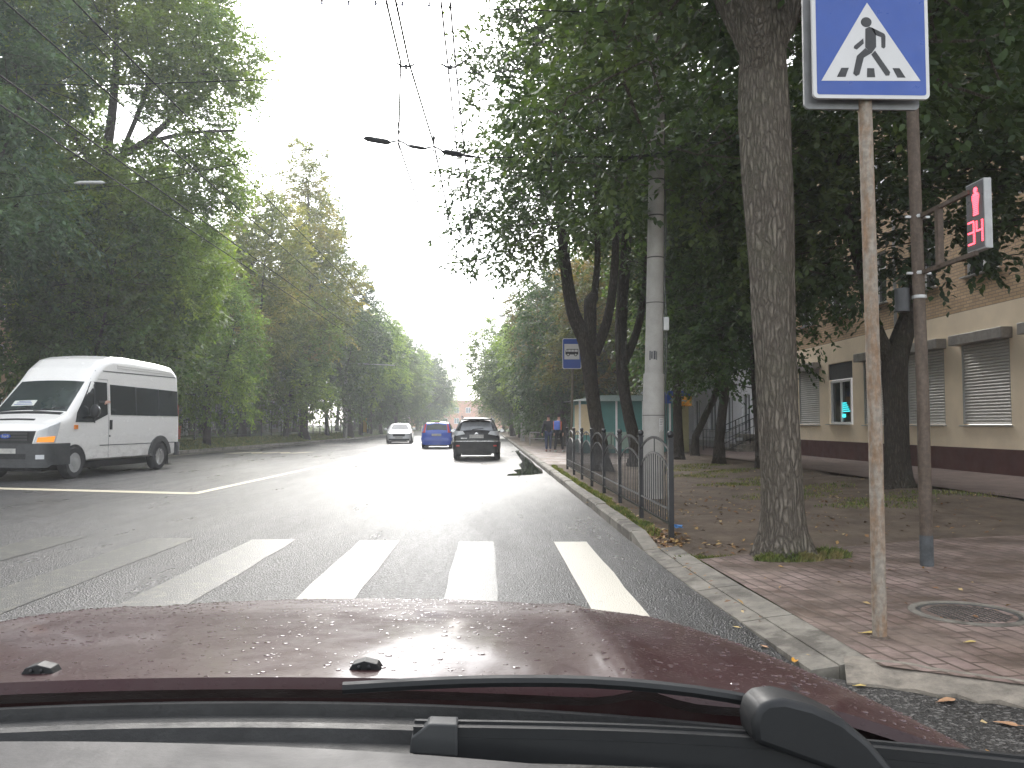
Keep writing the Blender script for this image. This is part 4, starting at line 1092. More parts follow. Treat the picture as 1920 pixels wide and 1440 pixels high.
m = MB(); m.tube([(-2.08, .1, 1.13), (-2.05, -.25, 1.15)], .018, 6); m.ball((-2.09, .12, 1.11), .035, 8); m.build('rear_wiper', BLACKP, rg)
m = MB(); m.prism([(-.09, .90), (-.02, .985), (.02, .985), (.09, .90), (0, .93)], lambda u, v, d: (-2.16 - d, u, v + .03), 0, .012); m.build('emblem', CHROME, t)
m = MB()
for k in range(5): m.box((-2.165, .55 - k * .045, .80), (.012, .03, .035))
m.build('badge_lettering', CHROME, t)

# ---- blue hatchback
B = Body([(-1.95, .92), (-1.92, 1.0), (-1.72, 1.34), (-1.55, 1.43), (-.6, 1.47), (.3, 1.42), (1.0, .98), (1.6, .86), (1.9, .72), (1.98, .6)],
         [(-1.95, .70), (-1.88, .80), (-1.6, .84), (1.2, .84), (1.75, .76), (1.98, .55)], [(.2, .97), (.5, 1.0), (.8, 1.0), (1.0, .93), (1.47, .76)], .2, .14)
t, PT, F, Q, B, rg = passenger_car('hatchback', 'small bright blue hatchback with tall red tail lamps beside the black SUV', (-2.78, 46.5, 0), R(90), B, (.018, .085, .52),
    dict(front_glass=(.97, .35, .6, .5), rear_glass=(-1.91, -1.70, .56, .52), side_glass=[[(-1.6, 1.0), (.65, .98), (.2, 1.32), (-1.4, 1.34)]], wheels=(1.25, -1.25), r=.31,
    mirror=(.7, .82, .98), headlight=[(.42, .6), (.72, .62), (.75, .78), (.42, .72)], taillamp=[(.60, .86), (.78, .86), (.78, .92), (.60, .92)], plate=(.68, .80), dirt=.12))
for sg in (1, -1):
    m = MB(); patch(m, lambda x, y, o=0: B.slope(x, y, o), [(-1.945, sg * .60), (-1.945, sg * .72), (-1.70, sg * .64), (-1.70, sg * .545)], .02, .04, 2, 5); m.build('tail_lamp', LENSR, t)
m = MB(); patch(m, Q, [(-.9, .42), (.9, .42), (.9, .60), (-.9, .60)], .03, .06, 20, 2); m.build('rear_bumper', PT, t, smooth=True)
m = MB(); m.box((-1.70, 0, 1.415), (.05, .26, .025)); m.build('brake_light', LENSR, t)
m = MB(); m.box((-1.3, .1, 1.475), (.3, .5, .10)); m.build('roof_sign', plain('sign_lime', (.35, .5, .12), .5), t, bevel=.03)

# ---- white saloon, oncoming
B = Body([(-2.25, .80), (-2.2, .95), (-1.6, 1.02), (-.9, 1.34), (-.3, 1.40), (.25, 1.37), (1.0, .96), (1.7, .86), (2.15, .70), (2.25, .55)],
         [(-2.25, .6), (-2.1, .78), (-1.7, .87), (1.4, .87), (1.9, .80), (2.15, .68), (2.25, .52)], [(.2, .96), (.5, 1.0), (.8, 1.0), (.98, .92), (1.40, .72)], .19, .13)
t, PT, F, Q, B, rg = passenger_car('saloon_car', 'white saloon car coming towards the camera in the left lane', (-6.15, 58.0, 0), R(-86.5), B, (.74, .75, .75),
    dict(front_glass=(.97, .30, .62, .48), rear_glass=(-1.55, -.95, .6, .48), side_glass=[[(-1.4, .98), (.75, .96), (.15, 1.27), (-.9, 1.26)]], wheels=(1.38, -1.35), r=.32,
    mirror=(.72, .86, .98), headlight=[(.40, .56), (.92, .60), (1.0, .72), (.42, .64)], taillamp=[(.5, .7), (.85, .7), (.85, .85), (.5, .82)], plate=(.55, .66), dirt=.15))
for sg in (1, -1):
    m = MB(); patch(m, F, [(sg * .45, .24), (sg * .72, .24), (sg * .72, .34), (sg * .5, .34)], .02, .03, 3, 1); m.build('fog_lamp_recess', BLACKP, t)

# ================================================================ OWN CAR (bonnet, scuttle, wipers, dashboard)
def own_car():
    t = thing('car', 'maroon bonnet, wipers and dashboard of the car the photo is taken from, wet with rain', 'car', (-.32, 0, 0))
    n = N('maroon_paint'); v = n.coord()
    dirt = n.ramp(n.noise(v, 5, 7, .7), [(.38, .1), (.7, .6)])
    c = n.mix(dirt, (.038, .011, .013), (.066, .048, .045))
    drops = n.n('TexVoronoi', Vector=n.coord(scale=(1, 1.6, 1)), Scale=110.0).outputs['Distance']
    dm = n.ramp(drops, [(.22, 1.0), (.34, 0.0)])
    rr = n.ramp(n.noise(v, 14, 6), [(.35, .38), (.7, .62)])
    n.bsdf(Base__Color=c, Roughness=rr, Metallic=.1, Specular__IOR__Level=.1, Coat__Weight=.42, Coat__Roughness=.10, Normal=n.bump(n.mix(.3, dm, n.noise(v, 60, 4)), .35, .003))
    MAR = n.m
    HW = .93
    def yr(x): return .90 + .085 * (1 - (x / HW) ** 2)                    # rear edge of the bonnet
    def yf(x): return 2.02 - .30 * abs(x / HW) ** 2.8
    def hz(x, s):
        """s 0 rear .. 1 front"""
        base = 1.005 - .095 * s ** 1.9 - .03 * s
        crown = -.035 * (x / HW) ** 2 - .07 * max(0, abs(x / HW) - .70) ** 1.5 / .30 ** 1.5
        crease = .012 * math.exp(-((abs(x) - .5) / .035) ** 2) * (1 - s * .5)
        return base + crown + crease
    def hood(u, v):
        x = (u * 2 - 1) * HW; s = v
        return (x, yr(x) + (yf(x) - yr(x)) * s, hz(x, s))
    m = MB(); nu, nv = 80, 50
    m.grid(hood, nu, nv)
    # rolled front and sides
    w = nu + 1
    o = len(m.v)
    for k, (dy, dz) in enumerate(((.05, -.03), (.09, -.09), (.10, -.2), (.11, -.5))):
        m.v += [(x, y + dy, z + dz) for x, y, z in (hood(i / nu, 1) for i in range(w))]
        a = nv * w if k == 0 else o + (k - 1) * w; b = o + k * w
        for i in range(nu): m.f.append([a + i, a + i + 1, b + i + 1, b + i]); m.m.append(0)
    for sg, u in ((-1, 0.0), (1, 1.0)):
        P = [hood(u, j / nv) for j in range(nv + 1)]
        o = len(m.v)
        for (dx, dz) in ((.03, -.025), (.055, -.08), (.07, -.2), (.07, -.5)): m.v += [(x + sg * dx, y, z + dz) for x, y, z in P]
        for k in range(4):
            for j in range(nv):
                a0 = (j * w + (0 if sg < 0 else nu)) if k == 0 else o + (k - 1) * (nv + 1) + j
                a1 = ((j + 1) * w + (0 if sg < 0 else nu)) if k == 0 else o + (k - 1) * (nv + 1) + j + 1
                m.f.append([a0, a1, o + k * (nv + 1) + j + 1, o + k * (nv + 1) + j]); m.m.append(0)
    # turned-down rear lip
    P = [hood(i / nu, 0) for i in range(w)]; o = len(m.v)
    m.v += [(x, y - .006, z - .012) for x, y, z in P] + [(x, y + .02, z - .03) for x, y, z in P]
    for i in range(nu): m.f += [[i, i + 1, o + i + 1, o + i], [o + i, o + i + 1, o + w + i + 1, o + w + i]]; m.m += [0, 0]
    hd = m.build('bonnet', MAR, t, smooth=True)
    # rain drops
    rs = np.random.RandomState(9); m = MB()
    for k in range(3200):
        u, v_ = rs.rand(), rs.rand() * .93
        p = hood(u, v_); r = .0010 + .0026 * rs.rand() ** 3
        e = 1 + rs.rand() * 1.2
        nn = 7; ring = [(p[0] + r * e * math.cos(a), p[1] + r * math.sin(a), p[2] - .0004) for a in np.linspace(0, 2 * math.pi, nn + 1)[:-1]]
        r2 = [(p[0] + r * e * .7 * math.cos(a), p[1] + r * .7 * math.sin(a), p[2] + r * .33) for a in np.linspace(0, 2 * math.pi, nn + 1)[:-1]]
        m.add(ring + r2 + [(p[0], p[1], p[2] + r * .42)], [(i, (i + 1) % nn, nn + (i + 1) % nn, nn + i) for i in range(nn)] + [(nn + i, nn + (i + 1) % nn, 2 * nn) for i in range(nn)])
    wn = N('rain_water'); wn.bsdf(Base__Color=(.10, .06, .06), Roughness=.02, IOR=1.33, Specular__IOR__Level=.6, Coat__Weight=1.0, Coat__Roughness=.01)
    d = m.build('rain_drops', wn.m, hd, smooth=True); d['kind'] = 'stuff'
    # washer nozzles
    for x, y, z in ((-.015, 1.03, 1.003), (.28 - .6, 1.03, 1.0)):
        pass
    for x in (-.22, .17):
        m = MB(); z = hz(x, .09) + .0; y = yr(x) + .035
        m.prism([(-.02, 0), (.022, 0), (.016, .009), (0, .013), (-.014, .009)], lambda u, v_, d_: (x + u, y + d_, z + v_), 0, .02)
        m.ball((x - .006, y - .001, z + .006), .0028, 6); m.ball((x + .006, y - .001, z + .006), .0028, 6)
        m.build('washer_nozzle', BLACKP, hd, smooth=False, bevel=.002)
    # unseen roof slab over the seats, added to shade the dashboard
    m = MB(); m.grid(lambda u, v_: ((u * 2 - 1) * .62, .24 - v_ * 2.2, 1.50 - .05 * (u * 2 - 1) ** 2 + .05 * math.sin(v_ * 2.4)), 16, 16)
    m.grid(lambda u, v_: ((u * 2 - 1) * .62, .245 - v_ * 2.2, 1.525 - .05 * (u * 2 - 1) ** 2 + .05 * math.sin(v_ * 2.4)), 16, 16)
    m.build('roof', MAR, t, smooth=True)
    # scuttle: dark stepped trough between bonnet and glass
    def prof(x, k):
        e = yr(x); q = (x / HW) ** 2
        P = [(.012, -.035), (-.012, -.035), (-.016, -.022), (-.024, -.022), (-.028, -.034), (-.060, -.036), (-.066, -.028), (-.082, -.028), (-.09, -.040), (-.14, -.046)]
        dy, dz = P[k]; return (x, e + dy, 1.005 - .05 * q + dz)
    m = MB(); m.grid(lambda u, v_: prof((u * 2 - 1) * .92, int(round(v_ * 9))), 40, 9)
    sc = plain('scuttle_plastic', (.024, .024, .023), .6, var=.35, scale=14, bump=.2)
    m.build('scuttle', sc, t, smooth=True)
    # dashboard top inside
    m = MB()
    m.grid(lambda u, v_: ((u * 2 - 1) * .9, .80 - .06 * ((u * 2 - 1)) ** 2 - v_ * .55, 1.004 + .006 * math.sin(v_ * 3) - .055 * max(0, (u * 2 - 1) + .25) ** 2), 40, 20)
    db = plain('dashboard_plastic', (.026, .024, .025), .6, var=.12, scale=3, bump=.15)
    m.build('dashboard', db, t, smooth=True)
    # wipers
    def wiper(rod, blade_a, blade_b, cap):
        m = MB(); m.tube(smooth_path([(*p, 0) for p in rod], .03) and [q[:3] for q in smooth_path([(*p, 0) for p in rod], .03)], .0065, 8)
        a = m.build('wiper_arm', BLACKP, t, smooth=True)
        m = MB()
        A, Bv = Vector(blade_a), Vector(blade_b); n_ = 14
        P = [A + (Bv - A) * k / n_ + Vector((0, .012 * math.sin(math.pi * k / n_), .006 * math.sin(math.pi * k / n_))) for k in range(n_ + 1)]
        for p, q in zip(P[:-1], P[1:]):
            m.bar(p, q, .018, .012); m.bar(p + Vector((0, -.006, -.016)), q + Vector((0, -.006, -.016)), .008, .024)
            m.bar(p + Vector((0, .004, .006)), q + Vector((0, .004, .006)), .005, .005)
        b = m.build('wiper_blade', BLACKP, t)
        m = MB(); d = (Bv - A).normalized()
        m.prism([(-.004, -.02), (.045, -.02), (.045, .012), (.016, .011), (-.002, -.004)], lambda u, v_, d_: tuple(A + d * u + Vector((0, d_, v_))), -.012, .012)
        m.build('blade_end_cap', DGREY, b, bevel=.002)
        if cap:
            m = MB(); c = Vector(cap)
            m.prism([(-.068, -.03), (-.070, -.012), (-.066, .004), (-.056, .016), (-.038, .024), (-.01, .027), (.02, .024), (.045, .012), (.066, -.006), (.082, -.03)], lambda u, v_, d_: tuple(c + Vector((u, d_ - .05 * u, v_ - .35 * u))), -.03, .02)
            m.build('pivot_cover', BLACKP, t, smooth=True, bevel=.012)
    wiper([(.165, .90, 1.018), (.30, .905, 1.022), (.43, .90, 1.022), (.54, .885, 1.016), (.63, .87, 1.004)], (.245, .86, .988), (.90, .80, .962), (.65, .84, .993))
    return t
own_car()

# ================================================================ POLES, SIGNS, FENCES
# ---- crossing sign on its rusty post
def crossing_sign():
    t = thing('crosswalk_sign', 'blue pedestrian crossing sign with white triangle on a rusty round post', 'sign', (2.29, 4.80, .05))
    m = MB(); m.tube([(0, 0, -.1), (0, .0, .02), (0, 0, 1.2), (-.012, 0, 2.4), (-.03, 0, 4.0)], [.042, .041, .040, .040, .040], 18); m.build('post', RUST1, t, smooth=True)
    m = MB(); m.lathe([(.06, -.005), (.055, .012), (.045, .02)], (0, 0, 0), 14); m.build('post_foot', RUST2, t)
    k = .70 / 665.; ox = -.012; zb = 3.185      # crop units -> metres
    def FN(yy): return lambda u, v, d: (ox + (u - 467) * k * 1.0, -.052 - yy - d, zb + (552 - v) * k)
    def rrect(x0, y0, x1, y1, r):
        o = []
        for cx, cy, a0 in ((x1 - r, y0 + r, -90), (x1 - r, y1 - r, 0), (x0 + r, y1 - r, 90), (x0 + r, y0 + r, 180)):
            o += [(cx + r * math.cos(R(a0 + q)), cy + r * math.sin(R(a0 + q))) for q in (0, 22, 45, 67, 90)]
        return o[::-1]
    m = MB(); m.prism(rrect(134, -113, 800, 552, 28), FN(0), 0, .02); pl = m.build('sign_plate', SIGNW, t)
    m = MB(); m.prism(rrect(155, -92, 780, 531, 14), FN(.0202), 0, .001); m.build('blue_field', SIGNB, pl)
    m = MB(); m.prism([(450, -2), (748, 448), (180, 453)][::-1], FN(.0214), 0, .001); m.build('triangle', SIGNW, pl)
    m = MB(); f = FN(.0226)
    def add(poly): m.prism(poly[::-1], f, 0, .001)
    add([(443 + 31 * math.cos(a), 112 + 29 * math.sin(a)) for a in np.linspace(0, 2 * math.pi, 20)[:-1]])
    add([(437, 150), (460, 138), (486, 148), (497, 182), (497, 255), (470, 292), (434, 258)])
    add([(470, 141), (484, 147), (546, 178), (552, 192), (550, 255), (540, 264), (527, 256), (527, 198), (492, 184)])
    add([(434, 262), (470, 290), (425, 318), (398, 415), (378, 425), (362, 410), (385, 308)])
    add([(424, 206), (426, 236), (386, 272), (368, 264), (371, 250)])
    add([(490, 276), (574, 400), (568, 419), (548, 420), (468, 299)])
    add([(295, 378), (338, 377), (318, 430), (268, 431)]); add([(443, 378), (483, 378), (488, 430), (440, 431)]); add([(588, 376), (628, 376), (662, 430), (615, 430)])
    m.build('pedestrian_symbol', SIGNK, pl)
    # second plate behind, facing the other way
    m = MB(); m.prism(rrect(108, -95, 774, 588, 28), FN(-.07), 0, .02); m.build('rear_sign_plate', plain('sign_back', (.20, .20, .20), .5, .3), t)
    for z in (zb + .12, zb + .55): m = MB(); m.box((0, -.005, z), (.3, .1, .03)); m.build('clamp', GREYM, t)
crossing_sign()

# ---- pedestrian signal
def ped_signal():
    t = thing('pedestrian_signal', 'brown post carrying a grey signal box with red figure and red 34', 'traffic light', (3.87, 7.2, .055))
    m = MB(); m.tube([(0, 0, -.1), (0, 0, 1.5), (-.02, 0, 3), (-.035, 0, 4.6)], [.055, .053, .052, .052], 18); m.build('post', RUST2, t, smooth=True)
    m = MB(); m.tube([(0, 0, .0), (0, 0, .27)], [.0575, .0565], 18); m.build('painted_foot', plain('old_dark_paint', (.07, .075, .078), .8, var=.5, scale=9), t, smooth=True)
    m = MB()
    m.bar((0, 0, 3.11), (-.01, -.80, 3.11), .028, .035); m.bar((0, 0, 2.60), (-.01, -.88, 2.60), .028, .035)
    m.bar((-.005, -.34, 2.60), (-.005, -.34, 3.11), .05, .05)
    br = m.build('bracket', RUST2, t)
    for z in (3.11, 2.60): m = MB(); m.lathe([(.062, z - .015), (.064, z), (.062, z + .015)], (0, 0, 0), 16); m.bar((-.12, 0, z), (.1, 0, z), .02, .02); m.build('clamp', GREYM, t)
    m = MB(); m.lathe([(.060, 2.37), (.062, 2.38), (.060, 2.4)], (-.01, 0, 0), 16); m.build('band', GREYM, t)
    m = MB(); m.tube([(-.14, .05, 2.26), (-.14, .05, 2.47)], [.062, .062], 12); m.build('junction_box', DGREY, t, smooth=True)
    # box: thin case, lit face towards the crossing (-x)
    bx = thing('signal_box', None, None, (0, 0, 0)); bx.parent = t
    del_box = bx
    m = MB(); x0, x1, y0, y1, z0, z1 = .0, .06, -.98, -.735, 2.62, 3.175
    m.box(((x0 + x1) / 2, (y0 + y1) / 2, (z0 + z1) / 2), (x1 - x0, y1 - y0, z1 - z0)); case = m.build('signal_case', plain('case_grey', (.36, .36, .355), .6, .1, .15, 10), t, bevel=.004)
    bpy.data.objects.remove(del_box)
    m = MB(); m.box((x0 - .001, (y0 + y1) / 2, (z0 + z1) / 2), (.006, y1 - y0 - .025, z1 - z0 - .025)); sc_ = m.build('signal_screen', plain('screen_grey', (.10, .10, .105), .35, var=.1), case)
    RED = emit('red_led', (1.0, .05, .07), 2.0)
    m = MB(); xf = x0 - .0065
    zc = 3.045
    # standing figure from rows of lamps; screen's left is +y as seen from the crossing
    yc = (y0 + y1) / 2
    rows = [(.02, .105), (.03, .095), (.03, .082), (.018, .070), (.045, .058), (.058, .045), (.060, .030), (.058, .015), (.052, 0), (.050, -.015), (.045, -.03), (.042, -.045), (.040, -.06), (.040, -.075), (.042, -.09), (.045, -.105)]
    for hw, dz in rows: m.box((xf, yc - .015, zc + dz - .03), (.004, hw * 1.5, .009))
    m.build('red_figure', RED, sc_)
    m = MB()
    def seg(ya, yb, z): m.box((xf, (ya + yb) / 2, z), (.004, abs(yb - ya), .011))
    def vert(y, za, zb_):
        k = 0; z = za
        while z < zb_: m.box((xf, y, z), (.004, .02, .007)); z += .0125
    zt, zm, zd = 2.86, 2.775, 2.685
    L3, R3 = yc + .095, yc + .015    # 3 on the left (far side), 4 on the right (near side)
    for z in (zt, zm, zd): seg(L3, R3, z)
    vert(R3, zd, zt)
    L4, R4 = yc - .02, yc - .095
    vert(L4, zm, zt); vert(R4, zd, zt); seg(L4, R4, zm)
    m.build('red_number', RED, sc_)
ped_signal()

# ---- bus stop sign
def bus_sign():
    t = thing('bus_stop_sign', 'blue and white bus stop sign on a leaning olive post behind the fence', 'sign', (2.66, 26.0, .1))
    m = MB(); m.tube([(-.05, 0, -.1), (.0, 0, 1.5), (.045, 0, 3.9)], .04, 12); m.build('post', plain('olive_post', (.12, .10, .06), .7, var=.3), t, smooth=True)
    def FN(yy): return lambda u, v, d: (u, -.05 - yy - d, 3.45 + v)
    rr = lambda w, h: [(-w, -h), (w, -h), (w, h), (-w, h)]
    def rnd(w, h, r=.03): return [(-w + r, -h), (w - r, -h), (w, -h + r), (w, h - r), (w - r, h), (-w + r, h), (-w, h - r), (-w, -h + r)]
    m = MB(); m.prism(rnd(.30, .485), FN(0), 0, .02); pl = m.build('sign_plate', SIGNW, t)
    m = MB(); m.prism(rnd(.28, .465), FN(.0205), 0, .002); m.build('blue_field', SIGNB, pl)
    m = MB(); m.prism([(a, b + .06) for a, b in rr(.24, .245)], FN(.023), 0, .002); m.build('white_panel', SIGNW, pl)
    m = MB(); f = FN(.0255)
    m.prism([(-.205, -.03), (.205, -.03), (.205, .145), (-.165, .145), (-.185, .12), (-.205, .05)], f, 0, .002)
    for x in (-.12, .12): m.prism([(x + .052 * math.cos(a), -.035 + .052 * math.sin(a)) for a in np.linspace(0, 2 * math.pi, 15)[:-1]], f, 0, .0025)
    bs = m.build('bus_symbol', SIGNK, pl)
    m = MB(); f = FN(.0285)
    for x0, x1 in ((-.185, -.135), (-.12, -.035), (-.02, .065), (.08, .185)): m.prism([(x0, .055), (x1, .055), (x1, .125), (x0 + (.012 if x0 < -.18 else 0), .125)], f, 0, .001)
    for x in (-.12, .12): m.prism([(x + .028 * math.cos(a), -.035 + .028 * math.sin(a)) for a in np.linspace(0, 2 * math.pi, 13)[:-1]], f, 0, .001)
    m.build('symbol_windows', SIGNW, bs)
bus_sign()

# ---- concrete tram-wire pole behind the fence
def concrete_pole(label, loc, top, r, lean=(0, 0), detail=False, group=None, light=False):
    t = thing('utility_pole', label, 'pole', loc, 0, group)
    m = MB(); lx, ly = lean
    if detail:
        prof = [(0, .185), (1.0, .178), (2.1, .172), (2.13, .172), (2.14, .150), (3.5, .140), (6, .125), (top, .105)]
    else: prof = [(0, r), (top * .5, r * .85), (top, r * .65)]
    sp = []
    for (a, ra), (b, rb) in zip(prof[:-1], prof[1:]):
        k = max(1, int((b - a) / .5))
        for i in range(k): q = i / k; sp.append((a + (b - a) * q, ra + (rb - ra) * q))
    sp.append(prof[-1])
    m.tube([(lx * z, ly * z, z - (.2 if z == 0 else 0)) for z, _ in sp], [q for _, q in sp], 28 if detail else 12)
    pm = m.build('shaft', POLEC, t, smooth=True)
    return t, pm
t, pm = concrete_pole('thick concrete pole with posters and wire clamps, between the fence and trees', (2.68, 13.4, 0), 9.5, .18, (.021, 0), True)
for z in (1.45, 3.3, 4.05, 4.75, 5.35, 5.72):
    m = MB(); m.lathe([(.150 if z > 2 else .178, z - .006), (.152 if z > 2 else .179, z), (.150 if z > 2 else .178, z + .006)] if z < 4 else [(.142, z - .01), (.144, z), (.142, z + .01)], (.021 * z, 0, 0), 24)
    m.build('band', MATS.get('band_dark') or plain('band_dark', (.06, .055, .05), .7), t)
m = MB(); m.lathe([(.150, 5.70), (.152, 5.78)], (.12, 0, 0), 20); m.bar((.12, -.15, 5.74), (-.25, -.12, 5.70), .05, .05); m.tube([(-.02, -.1, 5.72), (-.55, -.1, 5.66)], .045, 8)
for k in range(5): m.lathe([(.06, -.01), (.06, .01)], (-.15 - k * .08, -.1, 5.7), 10, 'X')
m.tube([(.2, -.1, 5.75), (.6, .1, 6.0), (1.3, .4, 6.15)], .018, 6)
m.build('span_clamp', IRON, t)
m = MB(); m.box((.235, -.06, 2.95), (.09, .11, .22)); m.build('junction_box', GREYM, t, bevel=.008)
m = MB()
for dx in (.215, .245): m.tube(smooth_path([(dx + .02 * math.sin(k), -.03, .5 + k * .9, 0) for k in range(8)], .3) and [(dx + .018 * math.sin(k * 1.7), -.04, .5 + k * .5) for k in range(14)], .009, 5)
m.build('cable', IRON, t)
def onpole(m, a0, a1, z0, z1, r, off=.002, lx=.021):
    k = 5
    vs = [(lx * z + (r + off) * math.cos(R(a0 + (a1 - a0) * i / k)), (r + off) * math.sin(R(a0 + (a1 - a0) * i / k)), z) for z in (z0, z1) for i in range(k + 1)]
    m.add(vs, [(i, i + 1, k + 1 + i + 1, k + 1 + i) for i in range(k)])
m = MB(); onpole(m, 255, 268, 2.36, 2.5, .148); onpole(m, 240, 250, 2.37, 2.49, .148); onpole(m, 271, 277, 2.35, 2.49, .148); onpole(m, 228, 237, 2.35, 2.5, .148)
m.build('stencil_mark', plain('stencil', (.07, .07, .075), .8, var=.5, scale=40), t)
m = MB(); onpole(m, 290, 325, 1.27, 1.40, .177)
for k in range(6): onpole(m, 291 + k * 6, 295 + k * 6, 1.18 + (k % 3) * .015, 1.27, .177)
st = m.build('paper_notice', SIGNW, t)
m = MB()
for k in range(4): onpole(m, 294, 320 - k * 3, 1.375 - k * .025, 1.382 - k * .025, .177, .003)
m.build('notice_print', BLACKP, st)

GP = 'concrete poles farther up the street'
for (x, y, tp, r, lb) in ((-11.9 - .35, 71, 9, .19, 'pale concrete pole on the left kerb beyond the shop'), (-12.25, 128, 9, .2, 'pale pole behind the white saloon'),
                          (-12.3, 172, 9, .2, 'thin far pole above the blue car'), (2.45, 58, 9, .16, 'concrete pole left of the two pedestrians'), (2.6, 88, 9, .14, 'thin far pole right of the black SUV')):
    t, _ = concrete_pole(lb, (x, y, 0), tp, r, (0, 0), False, GP)
    if y in (58,):
        m = MB(); m.tube([(0, 0, 8.4), (-.6, 0, 8.9), (-1.3, 0, 9.0)], .035, 8); a = m.build('lamp_arm', GREYM, t)
        m = MB(); m.ball((-1.5, 0, 9.0), .3, 12, (1, .45, .3)); m.build('lamp_head', GREYM, a, smooth=True)
    if y == 71:
        m = MB(); m.tube([(0, 0, 6.6), (2, 0, 6.5), (4.2, 0, 6.4)], .045, 8); m.build('bracket_arm', GREYM, t)

# ---- iron fence, right: 8 posts, 7 arched panels
def fence_right():
    t = thing('iron_fence', 'black wrought iron fence with arched panels and ball-topped posts along the right kerb', 'fence', (2.02, 9.06, .06))
    n = 8; sp = 1.86
    def px(k): return (.0 + .016 * k, k * sp)
    for k in range(n):
        x, y = px(k); m = MB()
        m.box((x, y, .50), (.055, .055, 1.16)); m.box((x, y, 1.085), (.07, .07, .02))
        m.lathe([(.02, 1.09), (.034, 1.105), (.04, 1.13), (.034, 1.155), (.012, 1.17), (.001, 1.172)], (x, y, 0), 12)
        m.build('post', IRON, t, smooth=False)
    for k in range(n - 1):
        (xa, ya), (xb, yb) = px(k), px(k + 1); m = MB()
        ya += .028; yb -= .028
        def at_(q, z): return (xa + (xb - xa) * q, ya + (yb - ya) * q, z)
        up = lambda q: .93 + .155 * math.sin(math.pi * q) ** .8 * (1 if True else 0) - .0
        lo = lambda q: .70 + .20 * math.sin(math.pi * q) ** .75
        for fn, w in ((up, .03), (lo, .024)):
            P = [at_(q, fn(q)) for q in np.linspace(0, 1, 17)]
            for a, b in zip(P[:-1], P[1:]): m.bar(a, b, .014, w)
        m.bar(at_(0, .30), at_(1, .30), .022, .022); m.bar(at_(0, .14), at_(1, .14), .024, .024)
        nb = 13
        for i in range(1, nb): q = i / nb; m.bar(at_(q, .14), at_(q, lo(q)), .011, .011)
        m.bar(at_(.5, lo(.5)), at_(.5, up(.5)), .012, .012)
        m.build('panel', IRON, t)
fence_right()
def fence_left():
    t = thing('iron_fence', 'low black iron fence on the grass bank across the road, left of the shop', 'fence', (-15.1, 30, .5))
    P = []
    y = 0
    while y < 75:
        yy = 30 + y; x = KL(yy) - 1.75 + 15.1; P.append((x, y)); y += 2.1
    for (x, y) in P:
        m = MB(); z0 = bank_z(x - 15.1, 30 + y) - .5
        m.box((x, y, z0 + .5), (.06, .06, 1.1)); m.lathe([(.02, z0 + 1.05), (.042, z0 + 1.09), (.001, z0 + 1.14)], (x, y, 0), 8); m.build('post', IRON, t)
    for (a, b) in zip(P[:-1], P[1:]):
        m = MB(); z0 = bank_z(a[0] - 15.1, 30 + a[1]) - .5
        at_ = lambda q, z: (a[0] + (b[0] - a[0]) * q, a[1] + (b[1] - a[1]) * q, z + z0)
        up = lambda q: .86 + .15 * math.sin(math.pi * q)
        PP = [at_(q, up(q)) for q in np.linspace(0, 1, 9)]
        for p, q in zip(PP[:-1], PP[1:]): m.bar(p, q, .02, .035)
        m.bar(at_(0, .2), at_(1, .2), .03, .03)
        for i in range(1, 10): m.bar(at_(i / 10, .2), at_(i / 10, up(i / 10)), .014, .014)
        m.build('panel', IRON, t)
fence_left()
# low railing past the bus stop
t = thing('railing', 'low pipe railing on grass behind the two pedestrians', 'railing', (2.4, 47, .1))
for x in (0, .9, 1.9):
    m = MB(); m.tube([(x, 0, -.1), (x, 0, .75)], .03, 8); m.build('post', GREYM, t)
m = MB(); m.tube([(0, 0, .75), (1.9, 0, .72)], .03, 8); m.tube([(0, 0, .4), (1.9, 0, .38)], .02, 8); m.build('rail', GREYM, t)

# ---- manhole
def manhole():
    t = thing('manhole', 'round grey manhole cover with concrete collar in the brick paving', 'manhole', (3.16, 5.38, .058))
    m = MB(); m.lathe([(.36, -.02), (.36, .006), (.345, .012), (.315, .012), (.312, -.012), (.31, -.03)], (0, 0, 0), 40); m.build('collar', CONC, t, smooth=False)
    m = MB(); m.lathe([(.309, -.03), (.309, .003), (.29, .004), (.28, -.001), (.001, -.001)], (0, 0, 0), 40)
    rk = random.Random(5)
    for i in range(-7, 8):
        for j in range(-7, 8):
            if i * i + j * j < 46: m.box((i * .036, j * .036, .001), (.018, .018, .006), rz=.4)
    m.build('cover', plain('cast_iron', (.10, .10, .095), .55, .5, .35, 14), t)
manhole()

# ---- overhead wires
WIREM = plain('wire_metal', (.03, .03, .032), .8, .0, .2, spec=.1)
def wire(label, pts, r=.0095, sag=.0, group='overhead wires above the road'):
    P = []
    for a, b in zip(pts[:-1], pts[1:]):
        k = max(2, int(math.dist(a, b) / 3)); k = min(k, 30)
        for i in range(k):
            q = i / k; P.append((a[0] + (b[0] - a[0]) * q, a[1] + (b[1] - a[1]) * q, a[2] + (b[2] - a[2]) * q - sag * 4 * q * (1 - q)))
    P.append(pts[-1]); m = MB(); m.tube(P, r * 1.25, 5); return tag(m.build('overhead_wire', WIREM), label, 'wire', group)
wire('left wire of the right-hand contact pair', [(-1.05, -3, 5.75), (-1.08, 9.9, 5.75), (-1.38, 12.5, 5.62), (-1.3, 42, 5.6), (-1.25, 72, 5.6), (-1, 130, 5.6)], .0105)
wire('right wire of the right-hand contact pair', [(-.95, -3, 5.75), (-.98, 9.9, 5.75), (-.83, 12.5, 5.58), (-.75, 42, 5.6), (-.7, 72, 5.6), (-.5, 130, 5.6)], .0105)
wire('thin feeder wire just left of the right tree crowns', [(-.50, -3, 5.9), (-.52, 10, 5.9), (-.6, 42, 6.0), (-.4, 130, 6.0)], .0095)
